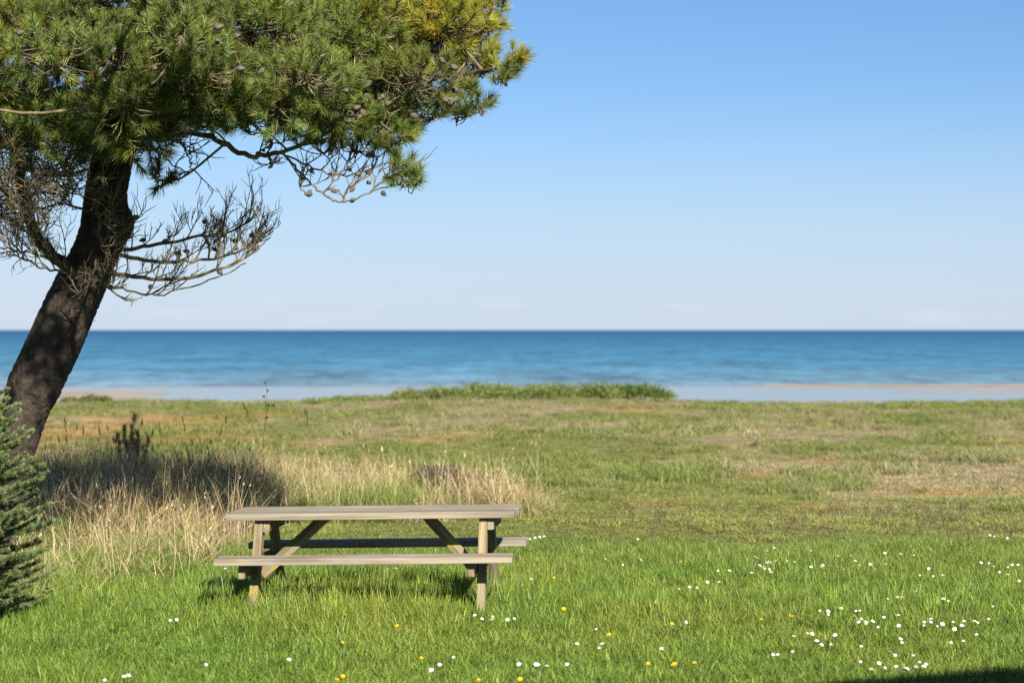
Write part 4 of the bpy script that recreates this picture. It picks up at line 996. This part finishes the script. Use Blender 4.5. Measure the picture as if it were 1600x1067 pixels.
ZA = [(185, 115), (245, 135), (305, 118), (755, 78), (730, 88), (690, 108), (697, 112), (665, 118), (690, 132), (710, 140), (706, 136), (725, 148), (740, 125), (755, 125), (748, 130), (760, 122), (680, 162), (740, 150), (745, 160), (732, 128), (720, 142), (565, 155), (605, 155), (530, 193), (570, 193), (435, 217), (470, 210), (495, 212), (800, 122), (825, 125), (880, 88), (880, 142), (920, 137), (914, 143), (955, 105), (970, 105), (988, 120), (992, 150), (1015, 106), (1030, 122), (1045, 137), (1080, 133), (1130, 95), (1133, 133), (1183, 99), (1228, 103), (1225, 165), (1248, 170), (1293, 173), (1325, 170), (1278, 148), (1235, 223), (1455, 128), (1482, 130), (1497, 140), (1518, 160), (1545, 143), (1560, 135), (1580, 135), (1545, 168), (1583, 190), (358, 262), (460, 330), (458, 325), (155, 352), (90, 402), (165, 415), (175, 402), (375, 418), (55, 472), (910, 290), (938, 292), (938, 302), (983, 282), (1032, 290), (1045, 290), (1042, 328), (1066, 328), (1066, 333), (1088, 325), (1092, 328), (1050, 318), (1107, 345), (1127, 312), (1177, 340), (1175, 305), (1140, 250), (1172, 245), (1187, 245), (1263, 340), (1285, 318), (1285, 328), (1263, 328), (1308, 342), (1324, 335), (1360, 328), (1365, 352), (1390, 340), (1397, 325), (1433, 325), (1443, 330), (1480, 318), (1440, 370), (1395, 392), (1353, 397), (1495, 275), (1327, 250), (1345, 257), (868, 366), (884, 368), (900, 392), (916, 405), (948, 403), (962, 372), (822, 376), (752, 438), (768, 438), (818, 428), (1050, 410), (1048, 462), (1165, 440), (1183, 385), (1187, 397), (1226, 441), (1110, 467), (1083, 488), (1130, 482), (1168, 478), (1197, 490), (1204, 486), (1235, 480), (1247, 464), (1268, 470), (1262, 478), (295, 48), (1500, 40), (1543, 45), (1485, 35)]
ZB = [(165, 417), (918, 442), (988, 405), (878, 470), (1315, 440), (1400, 442), (1410, 445), (1455, 448), (1555, 440), (1095, 195), (1130, 213), (1185, 203), (1180, 217), (1258, 217), (1292, 212), (1275, 170), (740, 15), (760, 12)]
WHT = [(860 + a_ / 2.162, 820 + b_ / 2.162) for a_, b_ in ZA] + [(400 + a_ / 3.2, 900 + b_ / 3.2) for a_, b_ in ZB] + \
      [(266, 969), (276, 968), (322, 1038), (164, 1062), (194, 1057), (201, 1055), (352, 888), (345, 904), (556, 898), (606, 889), (618, 888), (625, 906), (634, 905), (804, 843), (812, 842), (820, 841), (828, 842), (836, 840), (843, 839), (850, 838), (795, 844), (700, 836), (722, 845), (830, 905), (816, 914), (820, 921)]
YEL = [(860 + a_ / 2.162, 820 + b_ / 2.162) for a_, b_ in ((45, 283), (12, 178), (198, 370), (330, 467), (420, 468), (414, 472), (487, 465), (712, 318), (813, 308), (927, 163), (440, 123), (410, 333))] + \
      [(400 + a_ / 3.2, 900 + b_ / 3.2) for a_, b_ in ((835, 170), (705, 248), (827, 408), (433, 330), (405, 515), (435, 500), (1112, 517), (1322, 513))]
def where(px, py):
    if px < 360: return 'white daisy in the lawn left of the table', 'daisies left of the table'
    if px < 860 and py < 930: return 'white daisy in the grass under or just behind the table', 'daisies at the table'
    if px < 900: return 'white daisy in the lawn in front of the table', 'daisies in front of the table'
    if 1155 < px < 1225 and py < 900: return 'white daisy in the dense cluster far right of the table', 'dense daisy cluster at the back of the lawn'
    if py < 905:
        if px < 1155: return 'white daisy at the back of the lawn between the table and the dense cluster', 'back daisies left of the dense cluster'
        if px < 1440: return 'white daisy at the back of the lawn just right of the dense cluster', 'back daisies right of the dense cluster'
        return 'white daisy at the back of the lawn near the right edge', 'back daisies by the right edge'
    if px < 1240: return 'white daisy standing loosely between the table and the right-hand patch', 'loose daisies right of the table'
    if py > 1015: return 'white daisy beside the shadow in the bottom right corner', 'daisies beside the corner shadow'
    if px < 1420: return 'white daisy in the left part of the wide patch at the right of the lawn', 'right-hand patch, left part'
    if px < 1510: return 'white daisy in the middle of the wide patch at the right of the lawn', 'right-hand patch, middle'
    return 'white daisy in the wide patch at the right, closest to the right edge', 'right-hand patch, right part'
for (px, py) in WHT: flower(px, py, False, *where(px, py))
for (px, py) in YEL:
    if px < 880: flower(px, py, True, 'yellow dandelion in the lawn in front of the table', 'dandelions in front of the table')
    else: flower(px, py, True, 'yellow dandelion in the lawn to the right of the table', 'dandelions right of the table')

# ------------------------------------------------------------------ timber house behind the viewer's right shoulder, whose roof edge shades the near right corner
e0 = np.array([4.13, 5.99]); dirv = norm(np.array([1.6, .78])); nrm = np.array([dirv[1], -dirv[0]])
shed = empty('timber_house', (0, 0, 0)); tag(shed, 'dark timber house whose roof edge shades the lawn corner', 'house')
A = e0 - dirv * .45 + nrm * .25; Bc = A + dirv * 3.2; Cc = Bc + nrm * 3.6; Dc = A + nrm * 3.6
sm = rough_mat('shed_board', (.10, .06, .04), (.17, .10, .065), 6, .85, .4, 40, (1, 1, .2)); rm = rough_mat('roof_felt', (.03, .03, .03), (.06, .06, .06), 20, .95, .4, 80)
def wall_run(a_, b_, z1a, z1b):
    L = np.linalg.norm(b_ - a_); n_ = int(L / .15); d = (b_ - a_) / L
    for k in range(n_):
        q = (k + .5) / n_; p_ = a_ + d * L * q; h_ = z1a + (z1b - z1a) * q
        board('wall_board', (p_[0], p_[1], -.05), (p_[0], p_[1], h_), L / n_ - .006, .022, (d[0], d[1], 0), sm, parent=shed, chamfer=.003)
wall_run(A, Bc, 4.48, 4.48); wall_run(Bc, Cc, 4.48, 3.85); wall_run(Cc, Dc, 3.85, 3.85); wall_run(Dc, A, 3.85, 4.48)
u0 = e0 - dirv * .9
roof_p = [u0, u0 + dirv * 4.1, u0 + dirv * 4.1 + nrm * 4.2, u0 + nrm * 4.2]; hz = [4.6, 4.6, 3.9, 3.9]
v = [(p_[0], p_[1], h_) for p_, h_ in zip(roof_p, hz)] + [(p_[0], p_[1], h_ - .09) for p_, h_ in zip(roof_p, hz)]
obj('roof', np_mesh('roof', np.array(v), np.array([(0, 1, 2, 3), (7, 6, 5, 4), (0, 4, 5, 1), (1, 5, 6, 2), (2, 6, 7, 3), (3, 7, 4, 0)]), rm), shed)
